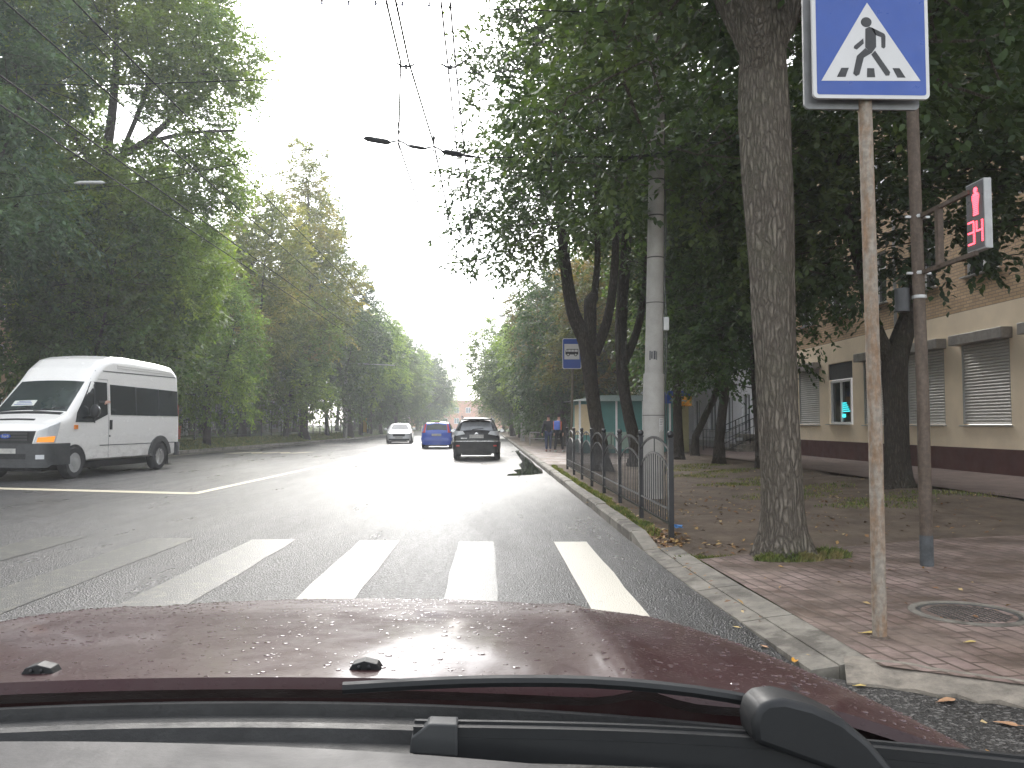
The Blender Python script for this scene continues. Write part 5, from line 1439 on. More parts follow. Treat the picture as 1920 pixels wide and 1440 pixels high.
wire('feeder wire brushing the right tree crowns', [(-.42, -3, 5.9), (-.42, 10, 5.9), (-.35, 42, 6.3), (-.1, 130, 6.3)], .0095)
wire('lower left contact wire crossing the left tree crowns', [(-6.55, -3, 5.6), (-6.55, 40, 5.55), (-6.4, 80, 5.6), (-6.2, 130, 5.6)])
wire('upper left contact wire crossing the left tree crowns', [(-6.0, -3, 5.6), (-6.0, 40, 5.55), (-5.85, 80, 5.6), (-5.6, 130, 5.6)])
wire('thin left feeder wire above the contact wires', [(-5.3, -3, 6.0), (-5.3, 40, 5.75), (-5.2, 80, 5.8)], .008)
wire('steepest left feeder wire, topmost across the trees', [(-4.9, -3, 6.3), (-4.7, 40, 6.1), (-4.6, 80, 6.1)], .008)
wire('cross span wire high over the road from tree to tree', [(-16, 19, 9.2), (-8, 17, 8.35), (3, 15, 8.0)], .008)
# section insulator bar with hangers
def insulator():
    t = thing('insulator_bar', 'black wavy insulator bar hanging across the two wires over the road', 'wire fitting', (0, 12.5, 0))
    z = lambda x: 5.70 - .165 * (x + 1.9)
    def sec(x0, x1, r, name, mt=IRON, n=10):
        m = MB(); m.tube([(x0, 0, z(x0)), (x0 + .06, 0, z(x0 + .06)), (x1 - .06, 0, z(x1 - .06)), (x1, 0, z(x1))], [r * .3, r, r, r * .3], n); m.build(name, WIREM, t, smooth=True)
    sec(-1.92, -1.50, .042, 'insulator'); sec(-1.25, -.95, .026, 'insulator'); sec(-.72, -.38, .042, 'insulator'); sec(-.40, -.2, .022, 'insulator')
    for x in (-1.38, -.84):
        m = MB(); P = [(x - .16, 0, z(x - .16)), (x - .08, 0, z(x) + .04), (x, 0, z(x) + .055), (x + .08, 0, z(x) + .02), (x + .15, 0, z(x + .15))]; m.tube(P, .014, 7)
        m.tube([(x, 0, z(x) + .05), (x, 0, z(x) + .16)], .012, 6); m.ball((x, 0, z(x) + .19), .04, 8, (.6, .6, 1)); m.tube([(x, 0, z(x) + .2), (x - .02, 0, z(x) + .36)], .009, 6)
        m.tube([(x, -.12, z(x) - .03), (x, .12, z(x) - .03)], .012, 6)
        m.build('hanger', IRON, t)
insulator()
wire('span wire holding the insulator bar to the concrete pole', [(-.22, 12.5, 5.42), (2.6, 13.3, 5.72)], .009)
wire('span wire holding the insulator bar on the left', [(-13.5, 21, 6.9), (-7, 16.5, 6.15), (-1.9, 12.5, 5.70)], .006)
m = MB(); m.tube([(-8.75, 17.4, 6.4), (-8.6, 17.3, 6.38), (-8.0, 17.0, 6.3), (-7.9, 16.95, 6.28)], [.012, .035, .035, .012], 8)
tag(m.build('insulator', GREYM), 'long grey insulator on the left span wire at the left photo edge', 'wire fitting')
for x, lb in ((-1.02, 'V-shaped wire hanger at top left over the road'), (-.47, 'V-shaped wire hanger next to the right tree crown')):
    m = MB(); y = 10.0
    m.tube([(x - .22, y, 5.86), (x - .16, y, 5.80), (x - .05, y, 5.73), (x + .05, y, 5.73), (x + .16, y, 5.80), (x + .22, y, 5.86)], [.006, .006, .016, .016, .006, .006], 6)
    for s_ in (-1, 1): m.ball((x + s_ * .17, y, 5.81), .012, 6); m.ball((x + s_ * .21, y, 5.87), .01, 6)
    m.tube([(x, y, 5.70), (x, y, 5.75)], .02, 6)
    tag(m.build('wire_hanger', IRON), lb, 'wire fitting', 'V-shaped hangers')
m = MB(); m.bar((-3.3, 70, 9.55 - 1.2), (-2.0, 70, 9.5 - 1.2), .08, .06); m.bar((-3.3, 70, 8.3), (-3.3, 70, 8.9), .06); m.bar((-2.0, 70, 8.3), (-2.0, 70, 8.9), .06)
tag(m.build('wire_spreader', IRON), 'small U-shaped spreader hanging far up the street', 'wire fitting')
wire('string carrying small bulbs across the top of the photo', [(-5.5, 10, 6.62), (-2, 10, 6.55), (1.5, 10, 6.45)], .006, .02)
bulb = None
for k in range(5):
    x = (597 - 915 + k * 51) / 1540 * 10
    if bulb is None:
        bt = thing('light_bulb', 'small unlit bulb hanging from the string, leftmost of five', 'bulb', (x, 10, 6.535), 0, 'bulbs on the string over the road')
        m = MB(); m.tube([(0, 0, .02), (0, 0, -.01)], .014, 8); m.build('socket', IRON, bt)
        m = MB(); m.ball((0, 0, -.025), .018, 8); m.build('glass_bulb', plain('bulb_glass', (.2, .2, .28), .2), bt, smooth=True)
        bulb = bt
    else:
        c = copy_tree(bulb); c.location = (x, 10, 6.535)
        c['label'] = ['', 'second small bulb from the left on the string', 'middle small bulb on the string', 'fourth small bulb from the left on the string', 'rightmost small bulb on the string, beside the tree crown'][k]

# ================================================================ BUILDINGS
def facade(m, X, y0, y1, z0, z1, ops, depth=.14, face=-1):
    """wall plane at x = X looking to -x (face=-1) or +x, with real openings (ya, yb, za, zb)"""
    ys = sorted({y0, y1} | {v for o in ops for v in o[:2] if y0 < v < y1}); zs = sorted({z0, z1} | {v for o in ops for v in o[2:] if z0 < v < z1})
    for a, b in zip(ys[:-1], ys[1:]):
        for c, d in zip(zs[:-1], zs[1:]):
            my, mz = (a + b) / 2, (c + d) / 2
            if any(o[0] < my < o[1] and o[2] < mz < o[3] for o in ops): continue
            m.add([(X, a, c), (X, b, c), (X, b, d), (X, a, d)], [(0, 3, 2, 1) if face < 0 else (0, 1, 2, 3)])
    D = X - face * depth
    for (a, b, c, d) in ops:
        if b <= y0 or a >= y1 or d <= z0 or c >= z1: continue
        m.add([(X, a, c), (X, b, c), (X, b, d), (X, a, d), (D, a, c), (D, b, c), (D, b, d), (D, a, d)], [(0, 1, 5, 4), (1, 2, 6, 5), (2, 3, 7, 6), (3, 0, 4, 7)])
def window(parent, X, a, b, c, d, face=-1, depth=.11, mull=1, transom=.0, fw=.05, fm=None, gm=None, recess=.09):
    D = X - face * recess; m = MB()
    for (p, q, r, s_) in ((a, b, c, c + fw), (a, b, d - fw, d), (a, a + fw, c + fw, d - fw), (b - fw, b, c + fw, d - fw)): m.box((D, (p + q) / 2, (r + s_) / 2), (.06, q - p, s_ - r))
    for k in range(mull): y = a + (b - a) * (k + 1) / (mull + 1); m.box((D, y, (c + d) / 2), (.055, fw, d - c - 2 * fw))
    if transom: m.box((D, (a + b) / 2, c + (d - c) * transom), (.05, b - a - 2 * fw, fw))
    w = m.build('window', fm or WHITEM, parent)
    m = MB(); m.box((D - face * .035, (a + b) / 2, (c + d) / 2), (.008, b - a - .01, d - c - .01)); m.build('pane', gm or GLASSD, w)
    m = MB(); m.box((X + face * .05, (a + b) / 2, c - .02), (.16, b - a + .12, .03)); m.build('sill', GREYM, w)
    return w

t = thing('apartment_building', 'beige plastered building with grey roller shutters, maroon plinth and tan brick above', 'building', (12, 0, 0))
Y0, Y1 = 3.0, 35.4
wins = [(18.5 + 2.725 * k, 18.5 + 2.725 * k + 1.93) for k in range(-5, 6)]
ops = [(a, b, 1.30, 3.42) for a, b in wins]
m = MB(); facade(m, 0, Y0, Y1, .72, 4.15, ops)
m.add([(0, Y0, 0), (9, Y0, 0), (9, Y0, 14.5), (0, Y0, 14.5)], [(0, 1, 2, 3)])
m.build('plaster_wall', PLASTER, t)
m = MB(); m.box((4.5, (Y0 + Y1) / 2, .25), (9.06, Y1 - Y0, .95)); m.build('plinth', PLINTH, t)
ups = [(a + .3, b - .25, z, z + 1.6) for a, b in wins for z in (5.0, 8.0, 11.0)]
m = MB(); facade(m, .004, Y0, Y1, 4.15, 14.5, ups); m.build('brick_wall', BRICKT, t)
m = MB(); m.box((4.3, (Y0 + Y1) / 2, 14.6), (9.6, Y1 - Y0 + .6, .25)); m.build('roof', GREYM, t)
for k, (a, b) in enumerate(wins):
    if k == 8:
        m = MB(); m.box((.06, (a + b) / 2, 2.86 + .27), (.03, b - a, .55)); m.build('transom_panel', DGREY, t)
        w = window(t, 0, a + .25, b - .05, 1.32, 2.82, mull=1, fw=.07)
        m = MB()
        for q in range(5): m.box((.105, a + .75 + .04 * q, 1.75 + q * .07), (.01, .55 - .05 * q, .03))
        m.box((.105, a + .95, 1.6), (.01, .25, .12))
        m.build('lit_sign', emit('cyan_light', (.05, .65, .7), .55), w)
    else:
        m = MB(); m.box((.045, (a + b) / 2, 2.36), (.012, b - a - .06, 2.1)); s_ = m.build('shutter', SHUT, t)
        m = MB(); m.box((.03, a + .02, 2.36), (.05, .04, 2.1)); m.box((.03, b - .02, 2.36), (.05, .04, 2.1)); m.build('shutter_rail', GREYM, s_)
        m = MB(); m.box((-.12, (a + b) / 2, 3.42), (.30, b - a + .24, .26)); m.build('shutter_box', plain('box_metal', (.30, .28, .26), .5, .2, .3, 5) if 'box_metal' not in MATS else MATS['box_metal'], s_, bevel=.015)
        m = MB(); m.box((-.02, (a + b) / 2, 1.27), (.12, b - a + .1, .03)); m.build('sill', GREYM, s_)
for a, b, c, d in ups: window(t, .004, a, b, c, d, mull=1, transom=.68)
m = MB(); m.tube([(-.07, 25.6 - 2.0, .8), (-.07, 25.6 - 2.0, 14.2)], .05, 8); m.build('drainpipe', GREYM, t)

t = thing('apartment_building', 'white painted building with narrow windows behind the entrance railing', 'building', (11.9, 0, 0))
wn = [(y, y + w) for y, w in ((37.0, 1.2), (39.6, 1.2), (42.6, 1.5), (45.9, 1.2), (48.6, 1.4), (51.8, 1.4), (55, 1.4), (58, 1.4), (61, 1.4))]
ops = [(a, b, z, z + 1.75) for a, b in wn for z in (.95, 4.0, 7.0, 10)]
m = MB(); facade(m, 0, 35.45, 66, 0, 13.5, ops); m.add([(0, 35.45, 0), (9, 35.45, 0), (9, 35.45, 13.5), (0, 35.45, 13.5)], [(0, 1, 2, 3)]); m.build('wall', PLASTW, t)
m = MB(); m.box((-.02, 50.7, .2), (.05, 30.4, .5)); m.build('plinth', plain('grey_plinth', (.5, .48, .48), .8), t)
for a, b, c, d in ops: window(t, 0, a, b, c, d, mull=1)
m = MB(); m.box((4.4, 50.7, 13.6), (9.4, 31, .25)); m.build('roof', GREYM, t)

# entrance stairs and railing
t = thing('entrance_stairs', 'concrete entrance steps with dark iron railings against the white wall', 'stairs', (9.8, 36.2, .12))
m = MB()
for k in range(5): m.box((.55 + k * .3 + .5, 0, .075 + k * .15), (.3 + (1.3 if k == 4 else 0) + (.0), 2.0, .15 + 0 * k))
for k in range(5): m.box((1.05 + k * .3 + (.65 if k == 4 else 0), 0, (.15 * k) / 2 - .01), (.29 + (1.3 if k == 4 else 0), 1.9, .15 * k + .02))
m.build('steps', CONC, t)
for yy in (-1.02, 1.02):
    m = MB(); P = lambda q: (.0 + q * 2.1, yy, .0 + max(0, q - .25) * 1.0)
    m.bar((0, yy, .95), (.55, yy, .95), .035); m.bar((.55, yy, .95), (2.1, yy, 1.65), .035); m.bar((0, yy, .6), (.55, yy, .6), .025); m.bar((.55, yy, .6), (2.1, yy, 1.3), .025)
    m.bar((0, yy, .12), (.55, yy, .12), .025); m.bar((.55, yy, .12), (2.1, yy, .85), .03)
    k = 0
    while k <= 14: x = k * .15; z = 0 if x < .55 else (x - .55) * .45; m.bar((x, yy, (0 if k % 5 == 0 else .12) + z * (1 if k % 5 else .9)), (x, yy, .95 + z), .02 if k % 5 else .04); k += 1
    m.build('railing', IRON, t)

# kiosk by the bus stop
t = thing('kiosk', 'small kiosk with teal and cream panels under a pale green roof behind the forked trunks', 'kiosk', (3.75, 33.5, .1))
m = MB(); m.box((2.0, 1.5, 1.1), (4.0, 3.0, 2.2)); m.build('wall', plain('kiosk_teal', (.05, .19, .175), .5, var=.12), t)
m = MB(); m.box((-.012, 1.0, 1.4), (.03, 1.5, 1.25)); m.box((.22, -.012, 1.4), (.38, .03, 1.25)); m.build('cream_panel', plain('kiosk_cream', (.62, .50, .30), .6, var=.08), t)
m = MB()
for x in (.46, 1.5, 2.6, 3.7): m.box((x, -.02, 1.1), (.08, .05, 2.2))
m.box((0, -.02, 1.1), (.08, .06, 2.2)); m.build('corner_post', WHITEM, t)
m = MB(); m.box((.95, -.008, .55), (.9, .03, .7)); m.box((2.05, -.008, .55), (.95, .03, .7)); m.build('lower_panel', plain('kiosk_mint', (.22, .30, .24), .6, var=.1), t)
m = MB(); m.add([(-.45, -.45, 2.15), (4.4, -.45, 2.15), (4.4, 3.3, 2.2), (-.45, 3.3, 2.2), (1, .6, 2.42), (3.4, .6, 2.42), (3.4, 2.2, 2.42), (1, 2.2, 2.42)], [(0, 1, 5, 4), (1, 2, 6, 5), (2, 3, 7, 6), (3, 0, 4, 7), (4, 5, 6, 7), (3, 2, 1, 0)])
m.build('roof', plain('kiosk_roof', (.05, .08, .068), .5, var=.2), t)
m = MB(); m.box((3.1, -.5, 2.2), (1.1, .06, .3)); m.build('sign_board', SIGNB, t)
t = thing('market_stall', 'orange and blue topped stall with a pale yellow door right of the concrete pole', 'kiosk', (7.55, 35.2, .1))
m = MB(); m.box((.55, .6, 1.0), (1.1, 1.2, 2.0)); m.build('wall', plain('stall_pale', (.55, .52, .30), .6, var=.1), t)
m = MB(); m.box((.2, -.02, 1.0), (.45, .04, 1.8)); d = m.build('door', plain('stall_door', (.50, .46, .20), .5), t)
m = MB(); m.box((.2, -.045, 1.3), (.28, .02, .8)); m.build('pane', GLASSD, d)
m = MB(); m.box((.5, -.15, 2.2), (1.3, .4, .42)); m.build('orange_board', plain('stall_orange', (.75, .33, .03), .5, var=.1), t)
m = MB(); m.box((.5, -.16, 2.52), (1.3, .42, .22)); m.build('blue_board', SIGNB, t)

# long building across the road, behind the trees
t = thing('apartment_building', 'tall tan brick building mostly hidden by the trees on the far left', 'building', (-31, 0, 0))
ops = [(y, y + 1.5, z, z + 1.6) for y in range(4, 58, 4) for z in (1.6, 4.8, 8, 11.2)]
m = MB(); facade(m, 0, 0, 60, 0, 15.5, ops, face=1); m.add([(0, 60, 0), (-9, 60, 0), (-9, 60, 15.5), (0, 60, 15.5)], [(0, 1, 2, 3)]); m.build('wall', BRICKT, t)
for o in ops: window(t, 0, *o, face=1)
m = MB(); m.box((-4.4, 30, 15.6), (9.6, 60.6, .25)); m.build('roof', GREYM, t)
t = thing('shop_building', 'shop front with white columns and pale blinds behind the left iron fence', 'building', (-23, 0, 0))
ops = [(y, y + 4.0, .9, 3.2) for y in (63, 68.5, 74, 86, 91.5, 97)]
up2 = [(y, y + 1.6, z, z + 1.6) for y in range(63, 104, 4) for z in (4.9, 8, 11.2)]
m = MB(); facade(m, 0, 61, 106, 0, 3.9, ops, face=1); m.build('shop_wall', plain('shop_brown', (.20, .15, .12), .8, var=.2), t)
m = MB(); facade(m, -.004, 61, 106, 3.9, 14, up2, face=1); m.add([(0, 61, 0), (-9, 61, 0), (-9, 61, 14), (0, 61, 14)], [(3, 2, 1, 0)]); m.build('wall', PLASTER, t)
for k, o in enumerate(ops):
    if k % 3 == 2:
        w = window(t, 0, *o, face=1, mull=3, gm=plain('pale_blind', (.5, .5, .5), .6, var=.1) if 'pale_blind' not in MATS else MATS['pale_blind'])
    else: window(t, 0, *o, face=1, mull=3)
for o in up2: window(t, -.004, *o, face=1)
for y in (62.4, 67.7, 73.2, 79.2, 85, 91):
    m = MB(); m.box((.25, y, 1.9), (.4, .4, 3.8)); m.build('column', WHITEM, t)
m = MB(); m.box((.06, 80.6, 1.3), (.08, 1.2, 2.4)); m.build('door', WHITEM, t)
m = MB(); m.box((.3, 77, 2.7), (.08, 1.0, 1.3)); m.build('blue_poster', plain('poster_blue', (.10, .35, .60), .5), t)
m = MB(); m.box((.5, 83, 3.6), (1.2, 44, .2)); m.build('canopy', WHITEM, t)
m = MB(); m.box((-4.4, 83.5, 14.1), (9.4, 45.6, .25)); m.build('roof', GREYM, t)
# far right building beyond the white one
t = thing('apartment_building', 'distant pale building hidden behind the right back-row trees', 'building', (15, 0, 0))
ops = [(y, y + 1.6, z, z + 1.6) for y in range(72, 150, 5) for z in (1.5, 4.6, 7.7)]
m = MB(); facade(m, 0, 70, 155, 0, 11, ops); m.add([(0, 70, 0), (9, 70, 0), (9, 70, 11), (0, 70, 11)], [(0, 1, 2, 3)]); m.build('wall', PLASTER, t)
for o in ops: window(t, 0, *o)
# orange building closing the street
def far_building():
    t = thing('apartment_building', 'orange brick building closing the far end of the street', 'building', (0, 250, 0))
    m = MB(); m.box((-6, 6, 4.2), (36, 12, 8.4)); m.build('wall', BRICKR, t)
    m = MB(); m.box((-6, 6, 8.55), (36.8, 12.8, .3)); m.build('roof', plain('pink_roof', (.45, .22, .2), .7), t)
    for x in (-20, -16.5, -13, -9.5, -6, -2.2, 1.4, 5, 8.5):
        for z in (1.6, 4.8):
            m = MB(); m.box((x, -.03, z + .8), (1.5, .06, 1.7)); w = m.build('window', WHITEM, t)
            m = MB(); m.box((x - .36, -.07, z + .8), (.6, .02, 1.5)); m.box((x + .36, -.07, z + .8), (.6, .02, 1.5)); m.build('pane', plain('far_pane', (.16, .19, .22), .2) if 'far_pane' not in MATS else MATS['far_pane'], w)
far_building()
# small bright things across the road
t = thing('market_stall', 'tiny red, yellow and white stall behind the fence left of the white saloon', 'stall', (-13.4, 90, .2))
for k, (x, mt, nm) in enumerate(((-.4, LENSR, 'red_panel'), (0, plain('panel_yellow', (.8, .5, .05), .5), 'yellow_panel'), (.38, WHITEM, 'white_panel'))):
    m = MB(); m.box((x, k * .15, .85 + .1 * (k == 1)), (.36, .3, 1.5 + .2 * (k == 1))); m.build(nm, mt, t)
m = MB(); m.box((0, .5, .3), (1.4, .9, .6)); m.build('counter', DGREY, t)
t = thing('litter_bin', 'small orange-red bin behind the iron fence by the rear of the white van', 'bin', (-17.4, 46.5, .42))
m = MB(); m.lathe([(.16, 0), (.22, .1), (.25, .75), (.26, .8)], (0, 0, 0), 14); m.build('bin_body', plain('bin_red', (.65, .12, .06), .5), t, smooth=True)
m = MB(); m.lathe([(.27, .8), (.27, .84), (.1, .95), (.001, .96)], (0, 0, 0), 14); m.build('lid', DGREY, t, smooth=True)

# ================================================================ PEOPLE at the bus stop
def person(label, loc, rz, h, jacket, legs, stride, extra):
    t = thing('person', label, 'person', loc, rz, None)
    s = h / 1.75; z = lambda v: v * s
    hip = (0, 0, z(.93), .13 * s)
    def leg(sx, fy):
        return [hip, (sx * .09, 0, z(.88), .085 * s), (sx * .10, fy * .45 + .03, z(.48), .058 * s), (sx * .10, fy, z(.09), .038 * s), (sx * .105, fy + .12, z(.035), .034 * s), (sx * .11, fy + .19, z(.03), .026 * s)]
    neck = (0, .01, z(1.46), .055 * s); ch = (0, .0, z(1.34), .14 * s)
    spine = [hip, (0, -.01, z(1.1), .125 * s), ch, neck, (0, .02, z(1.56), .07 * s), (0, .025, z(1.66), .082 * s), (0, .02, z(1.735), .05 * s)]
    def arm(sx, fy):
        w = (sx * .25, fy * .9 + .05, z(.86))
        a = [ch, (sx * .17, 0, z(1.39), .062 * s), (sx * .23, fy * .3 - .03, z(1.12), .045 * s), (*w, .03 * s), (w[0], w[1] + .02, z(.80), .03 * s)]
        b = []
        for k in range(4): b.append([a[-1], (w[0] - sx * .012, w[1] - .012 + k * .017, z(.745), .010 * s), (w[0] - sx * .03, w[1] - .012 + k * .017, z(.71 + .006 * abs(k - 1)), .008 * s)])
        b.append([a[-1], (w[0] - sx * .02, w[1] + .05, z(.79), .010 * s), (w[0] - sx * .03, w[1] + .065, z(.76), .009 * s)])
        return a, b
    aL, fL = arm(-1, stride); aR, fR = arm(1, -stride)
    lL, lR = leg(-1, -stride), leg(1, stride)
    nose = [spine[5], (0, .12 * s, z(1.635), .018 * s)]
    skinned('body', [spine, lL, lR, aL, aR, nose] + fL + fR, SKIN, t, 1)
    g = lambda ch_, d, n0=0, n1=None: [(p[0], p[1], p[2], p[3] + d) for p in ch_[n0:n1]]
    skinned('jacket', [[(0, 0, z(.84), .16 * s)] + g(spine, .03, 0, 3) + [(0, .01, z(1.44), .075 * s)], g(aL, .02, 0, 4), g(aR, .02, 0, 4)], jacket, t, 1)
    skinned('trousers', [g(lL, .016, 0, 4), g(lR, .016, 0, 4)], legs, t, 1)
    for lg in (lL, lR):
        m = MB(); p = lg[3]; m.ball((p[0], p[1] + .075, z(.045)), 1, 10, (.05 * s, .14 * s, .05 * s)); m.build('shoe', extra.get('shoe', BLACKP), t, smooth=True)
        for sx in (): pass
    m = MB(); m.ball((0, .005, z(1.685)), 1, 12, (.088 * s, .098 * s, .085 * s)); m.build('hair', MATS.get('hair_dark'), t, smooth=True)
    for sx in (-1, 1):
        pass
    if 'pack' in extra:
        m = MB(); m.box((0, -.20 * s, z(1.22)), (.30 * s, .16, .42 * s)); m.build('backpack', extra['pack'], t, bevel=.05)
        m = MB()
        for sx in (-1, 1): m.bar((sx * .16, -.17 * s, z(1.02)), (sx * .16, -.17 * s, z(1.40)), .05, .05)
        m.build('backpack_side', extra['side'], t)
    return t
CO = plain('coat_black', (.012, .013, .018), .9); JE = plain('jeans', (.03, .045, .10), .9); TR = plain('trousers_black', (.012, .012, .014), .9)
person('pedestrian in a long black coat and blue jeans walking away past the bus stop', (2.62, 35.6, .135), R(4), 1.60, CO, JE, .12, {'shoe': plain('shoe_tan', (.25, .12, .1), .7)})
person('pedestrian with blue and orange backpack and black trousers walking near the fence end', (3.04, 35.3, .135), R(-25), 1.62, TR, TR, .22, {'pack': plain('pack_blue', (.10, .18, .62), .7), 'side': plain('pack_orange', (.62, .18, .07), .8), 'shoe': WHITEM})

# ================================================================ GRASS, LITTER, LEAVES
def blades(name, spots, n, hgt, mat, seed, label, w=.006):
    rs = np.random.RandomState(seed); V = []
    for (x, y, z, rx, ry, wt) in spots:
        k = int(n * wt); a = rs.rand(k) * 6.28; q = np.sqrt(rs.rand(k))
        px, py = x + np.cos(a) * q * rx, y + np.sin(a) * q * ry
        pz = np.array([zfun(u, v) if z is None else z for u, v in zip(px, py)])
        h = hgt * rs.uniform(.4, 1.1, k) * (1.1 - q * .6); d = rs.rand(k) * 6.28; l = rs.uniform(.1, .8, k) * h
        b = np.stack([px, py, pz], 1); s_ = np.stack([np.cos(d + 1.57), np.sin(d + 1.57), 0 * d], 1) * w
        mid = b + np.stack([np.cos(d) * l * .3, np.sin(d) * l * .3, h * .6], 1); tip = b + np.stack([np.cos(d) * l, np.sin(d) * l, h], 1)
        V.append(np.stack([b - s_, b + s_, mid + s_ * .7, tip, mid - s_ * .7], 1).reshape(-1, 3))
    V = np.concatenate(V); F = np.arange(len(V)).reshape(-1, 5)
    o = add_np_mesh(name, V, F, mat); tag(o, label, 'grass', None, 'stuff'); return o
zfun = lambda x, y: soil_z(x, y) - .004
GRM = leafmat('grass_blade', (.07, .10, .03), (.13, .15, .05), (.24, .20, .10), .3, 5)
blades('grass', [(2.30, 7.95, None, .38, .22, 1), (2.75, 7.50, .056, .32, .10, .9), (3.2, 7.72, .056, .22, .16, .5), (2.05, 7.85, None, .3, .1, .35)], 1500, .11, GRM, 3, 'grass tuft round the foot of the thick furrowed tree')
blades('grass', [(1.88, 9.5 + k * .55, None, .10 + .04 * math.sin(k * 2), .38, .35 + .3 * math.sin(k * 1.3) ** 2) for k in range(26)], 520, .075, GRM, 4, 'sparse grass strip between the right kerb and the iron fence')
zfun = lambda x, y: bank_z(x, y) - .004
blades('grass', [(KL(26 + k * 1.5) - 1.2, 26 + k * 1.5, None, 1.1, 1.0, 1) for k in range(34)], 900, .14, GRM, 5, 'short grass on the bank along the left kerb', .012)
zfun = lambda x, y: soil_z(x, y) - .004
blades('grass', [(5.6 + .8 * math.sin(k * 2.1), 12 + k * .9, None, .8, .5, .7) for k in range(14)] + [(7.6, 13.6, None, 1.2, .5, 1)], 500, .07, GRM, 6, 'thin grass patches on the bare soil under the back trees', .008)
LIT = N('litter_leaf'); g_ = LIT.n('NewGeometry'); LIT.bsdf(Base__Color=LIT.ramp(g_.outputs['Random Per Island'], [(0, (.10, .055, .03)), (.45, (.24, .12, .05)), (.8, (.38, .24, .08)), (1, (.5, .38, .2))]), Roughness=.7)
def litter(name, spots, seed, label, size=.035):
    rs = np.random.RandomState(seed); V = []
    for (x, y, rx, ry, k, z) in spots:
        a = rs.rand(k) * 6.28; q = np.sqrt(rs.rand(k)); px, py = x + np.cos(a) * q * rx, y + np.sin(a) * q * ry
        pz = np.array([(soil_z(u, v) if z is None else z) + .006 for u, v in zip(px, py)])
        c = np.stack([px, py, pz], 1); d = rs.rand(k) * 6.28; s_ = size * rs.uniform(.5, 1.2, (k, 1))
        ax = np.stack([np.cos(d), np.sin(d), rs.normal(size=k) * .25], 1) * s_; wx = np.stack([-np.sin(d), np.cos(d), rs.normal(size=k) * .3], 1) * s_ * .55
        up = np.array([0, 0, 1.]) * s_ * .25
        V.append(np.stack([c - ax, c + wx * .9 + up, c + ax, c - wx + up * .5], 1).reshape(-1, 3))
    V = np.concatenate(V); o = add_np_mesh(name, V, np.arange(len(V)).reshape(-1, 4), LIT.m); tag(o, label, 'leaves', None, 'stuff'); return o
litter('leaf_litter', [(1.95, 9.1, .22, .5, 260, None), (1.9, 11.5, .12, 2.5, 160, None), (3.2, 11, 1.4, 3, 240, None), (4.5, 13, 3, 4, 300, None), (6.5, 18, 3, 6, 400, None), (2.3, 8.6, .4, .3, 30, None)], 3, 'brown fallen leaves scattered over the soil behind the fence')
litter('leaf_litter', [(1.72, 7, .06, 2.6, 40, .055), (3.5, 6, 1.4, 1.6, 40, .06), (2.0, 2.9, .7, .7, 26, .008), (4, 2.0, 1.5, 1.2, 60, .008), (-14, 40, 1.5, 20, 10, .01)], 5, 'scattered leaf bits on the paving and road edge', .025)
def fallen_leaf(x, y, z, r, rot, col, label):
    m = MB(); n = 14; P = []
    for k in range(n):
        a = 2 * math.pi * k / n; q = r * (.62 + .38 * math.cos(a) ** 2) * (1.15 if k == 0 else 1)
        u, v = q * math.cos(a), q * .68 * math.sin(a); P.append((u * math.cos(rot) - v * math.sin(rot), u * math.sin(rot) + v * math.cos(rot), .004 + .22 * r * (v / r) ** 2 * 2 + .05 * r * math.sin(a * 2)))
    m.add([(0, 0, .001)] + P, [(0, 1 + k, 1 + (k + 1) % n) for k in range(n)]); m.tube([(-r * 1.5 * math.cos(rot), -r * 1.5 * math.sin(rot), .006), (0, 0, .003)], .0012, 4)
    o = m.build('fallen_leaf', col, None, smooth=True, loc=(x, y, z)); tag(o, label, 'leaf')
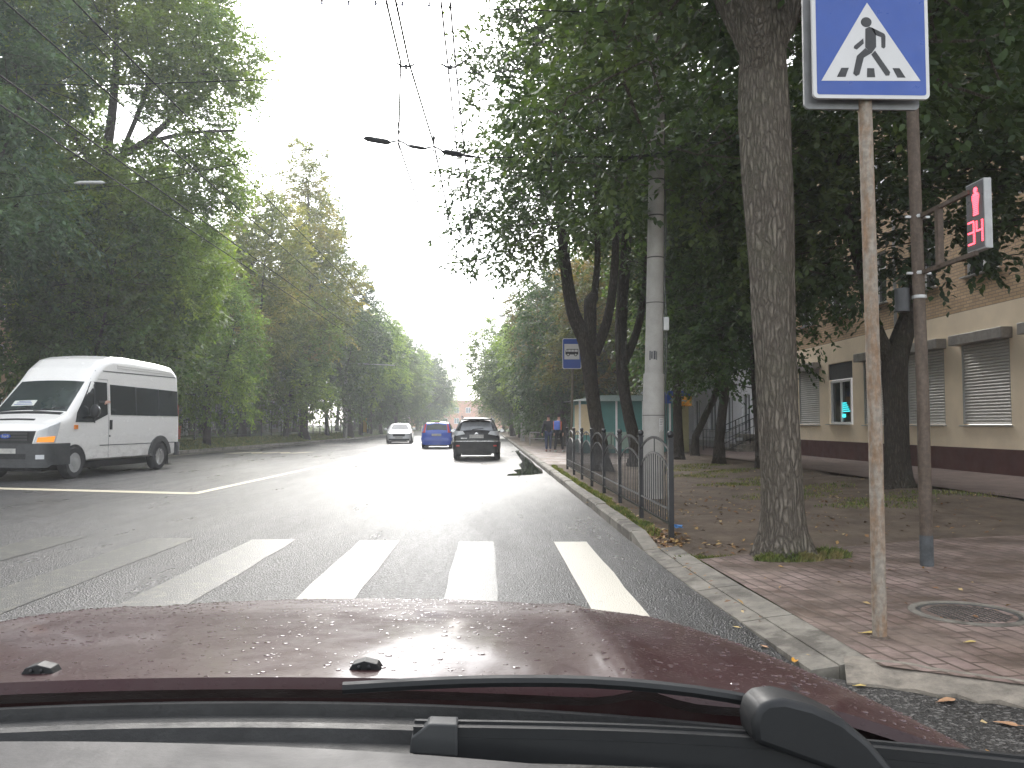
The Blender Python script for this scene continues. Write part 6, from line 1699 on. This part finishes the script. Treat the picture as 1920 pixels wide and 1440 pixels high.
LY = plain('leaf_gold', (.62, .30, .03), .5, var=.25, scale=20); LYP = plain('leaf_pale_yellow', (.60, .45, .16), .6, var=.2, scale=20); LB = plain('leaf_tan', (.42, .24, .13), .7, var=.3, scale=20)
for px, py, z, r, rot, mt, lb in ((1488, 1236, .006, .042, 1.2, LY, 'golden leaf on the asphalt by the broken kerb end'), (1631, 1187, .06, .05, .1, LYP, 'pale yellow leaf at the foot of the rusty sign post'),
        (1822, 1205, .06, .035, .3, LYP, 'pale yellow leaf on the bricks below the manhole'), (1611, 1284, .008, .03, .2, LYP, 'small pale leaf on the side road near the broken kerb end'),
        (1774, 1313, .008, .05, .4, LB, 'tan leaf farther right on the side road asphalt'), (1886, 1357, .008, .045, 2.6, LB, 'tan leaf at the lower right corner of the side road'),
        (1430, 1210, .006, .028, 1.9, LB, 'small tan leaf on the asphalt close to the bonnet edge'), (1378, 1174, .006, .025, 2.3, LYP, 'tiny pale leaf against the dropped kerb')):
    Yd = (H - z) * 1540 / (py - 796); fallen_leaf((px - 915) / 1540 * Yd, Yd, z, r, rot, mt, lb)
m = MB(); rk = random.Random(2)
vs = []
for k in range(18): a = k * .7; vs.append((.07 * math.cos(a) * rk.uniform(.4, 1), .05 * math.sin(a) * rk.uniform(.4, 1), rk.uniform(0, .05)))
m.add(vs, [(i, i + 1, i + 2) for i in range(16)] + [(i, (i + 5) % 18, (i + 9) % 18) for i in range(0, 18, 2)])
tag(m.build('plastic_litter', plain('bag_blue', (.12, .30, .62), .4), None, loc=(2.22, 9.6, .09)), 'crumpled blue plastic wrapper on soil behind the end fence post', 'litter')

# ================================================================ HAZE
def haze(density):
    n = N('haze_air'); v = n.n('VolumePrincipled'); v.inputs['Color'].default_value = (.92, .94, .97, 1); v.inputs['Density'].default_value = density; v.inputs['Anisotropy'].default_value = .35
    n.t.links.new(v.outputs[0], n.out.inputs['Volume'])
    m = MB(); m.box((0, 120, 14), (260, 420, 30.5)); o = m.build('haze', n.m); tag(o, kind='stuff'); o['label'] = 'pale damp air filling the street, thickened to imitate a windscreen veil'; o['category'] = 'haze'
    return o
haze(.0014)  # street haze, made denser to lift the shadows like a windscreen veil
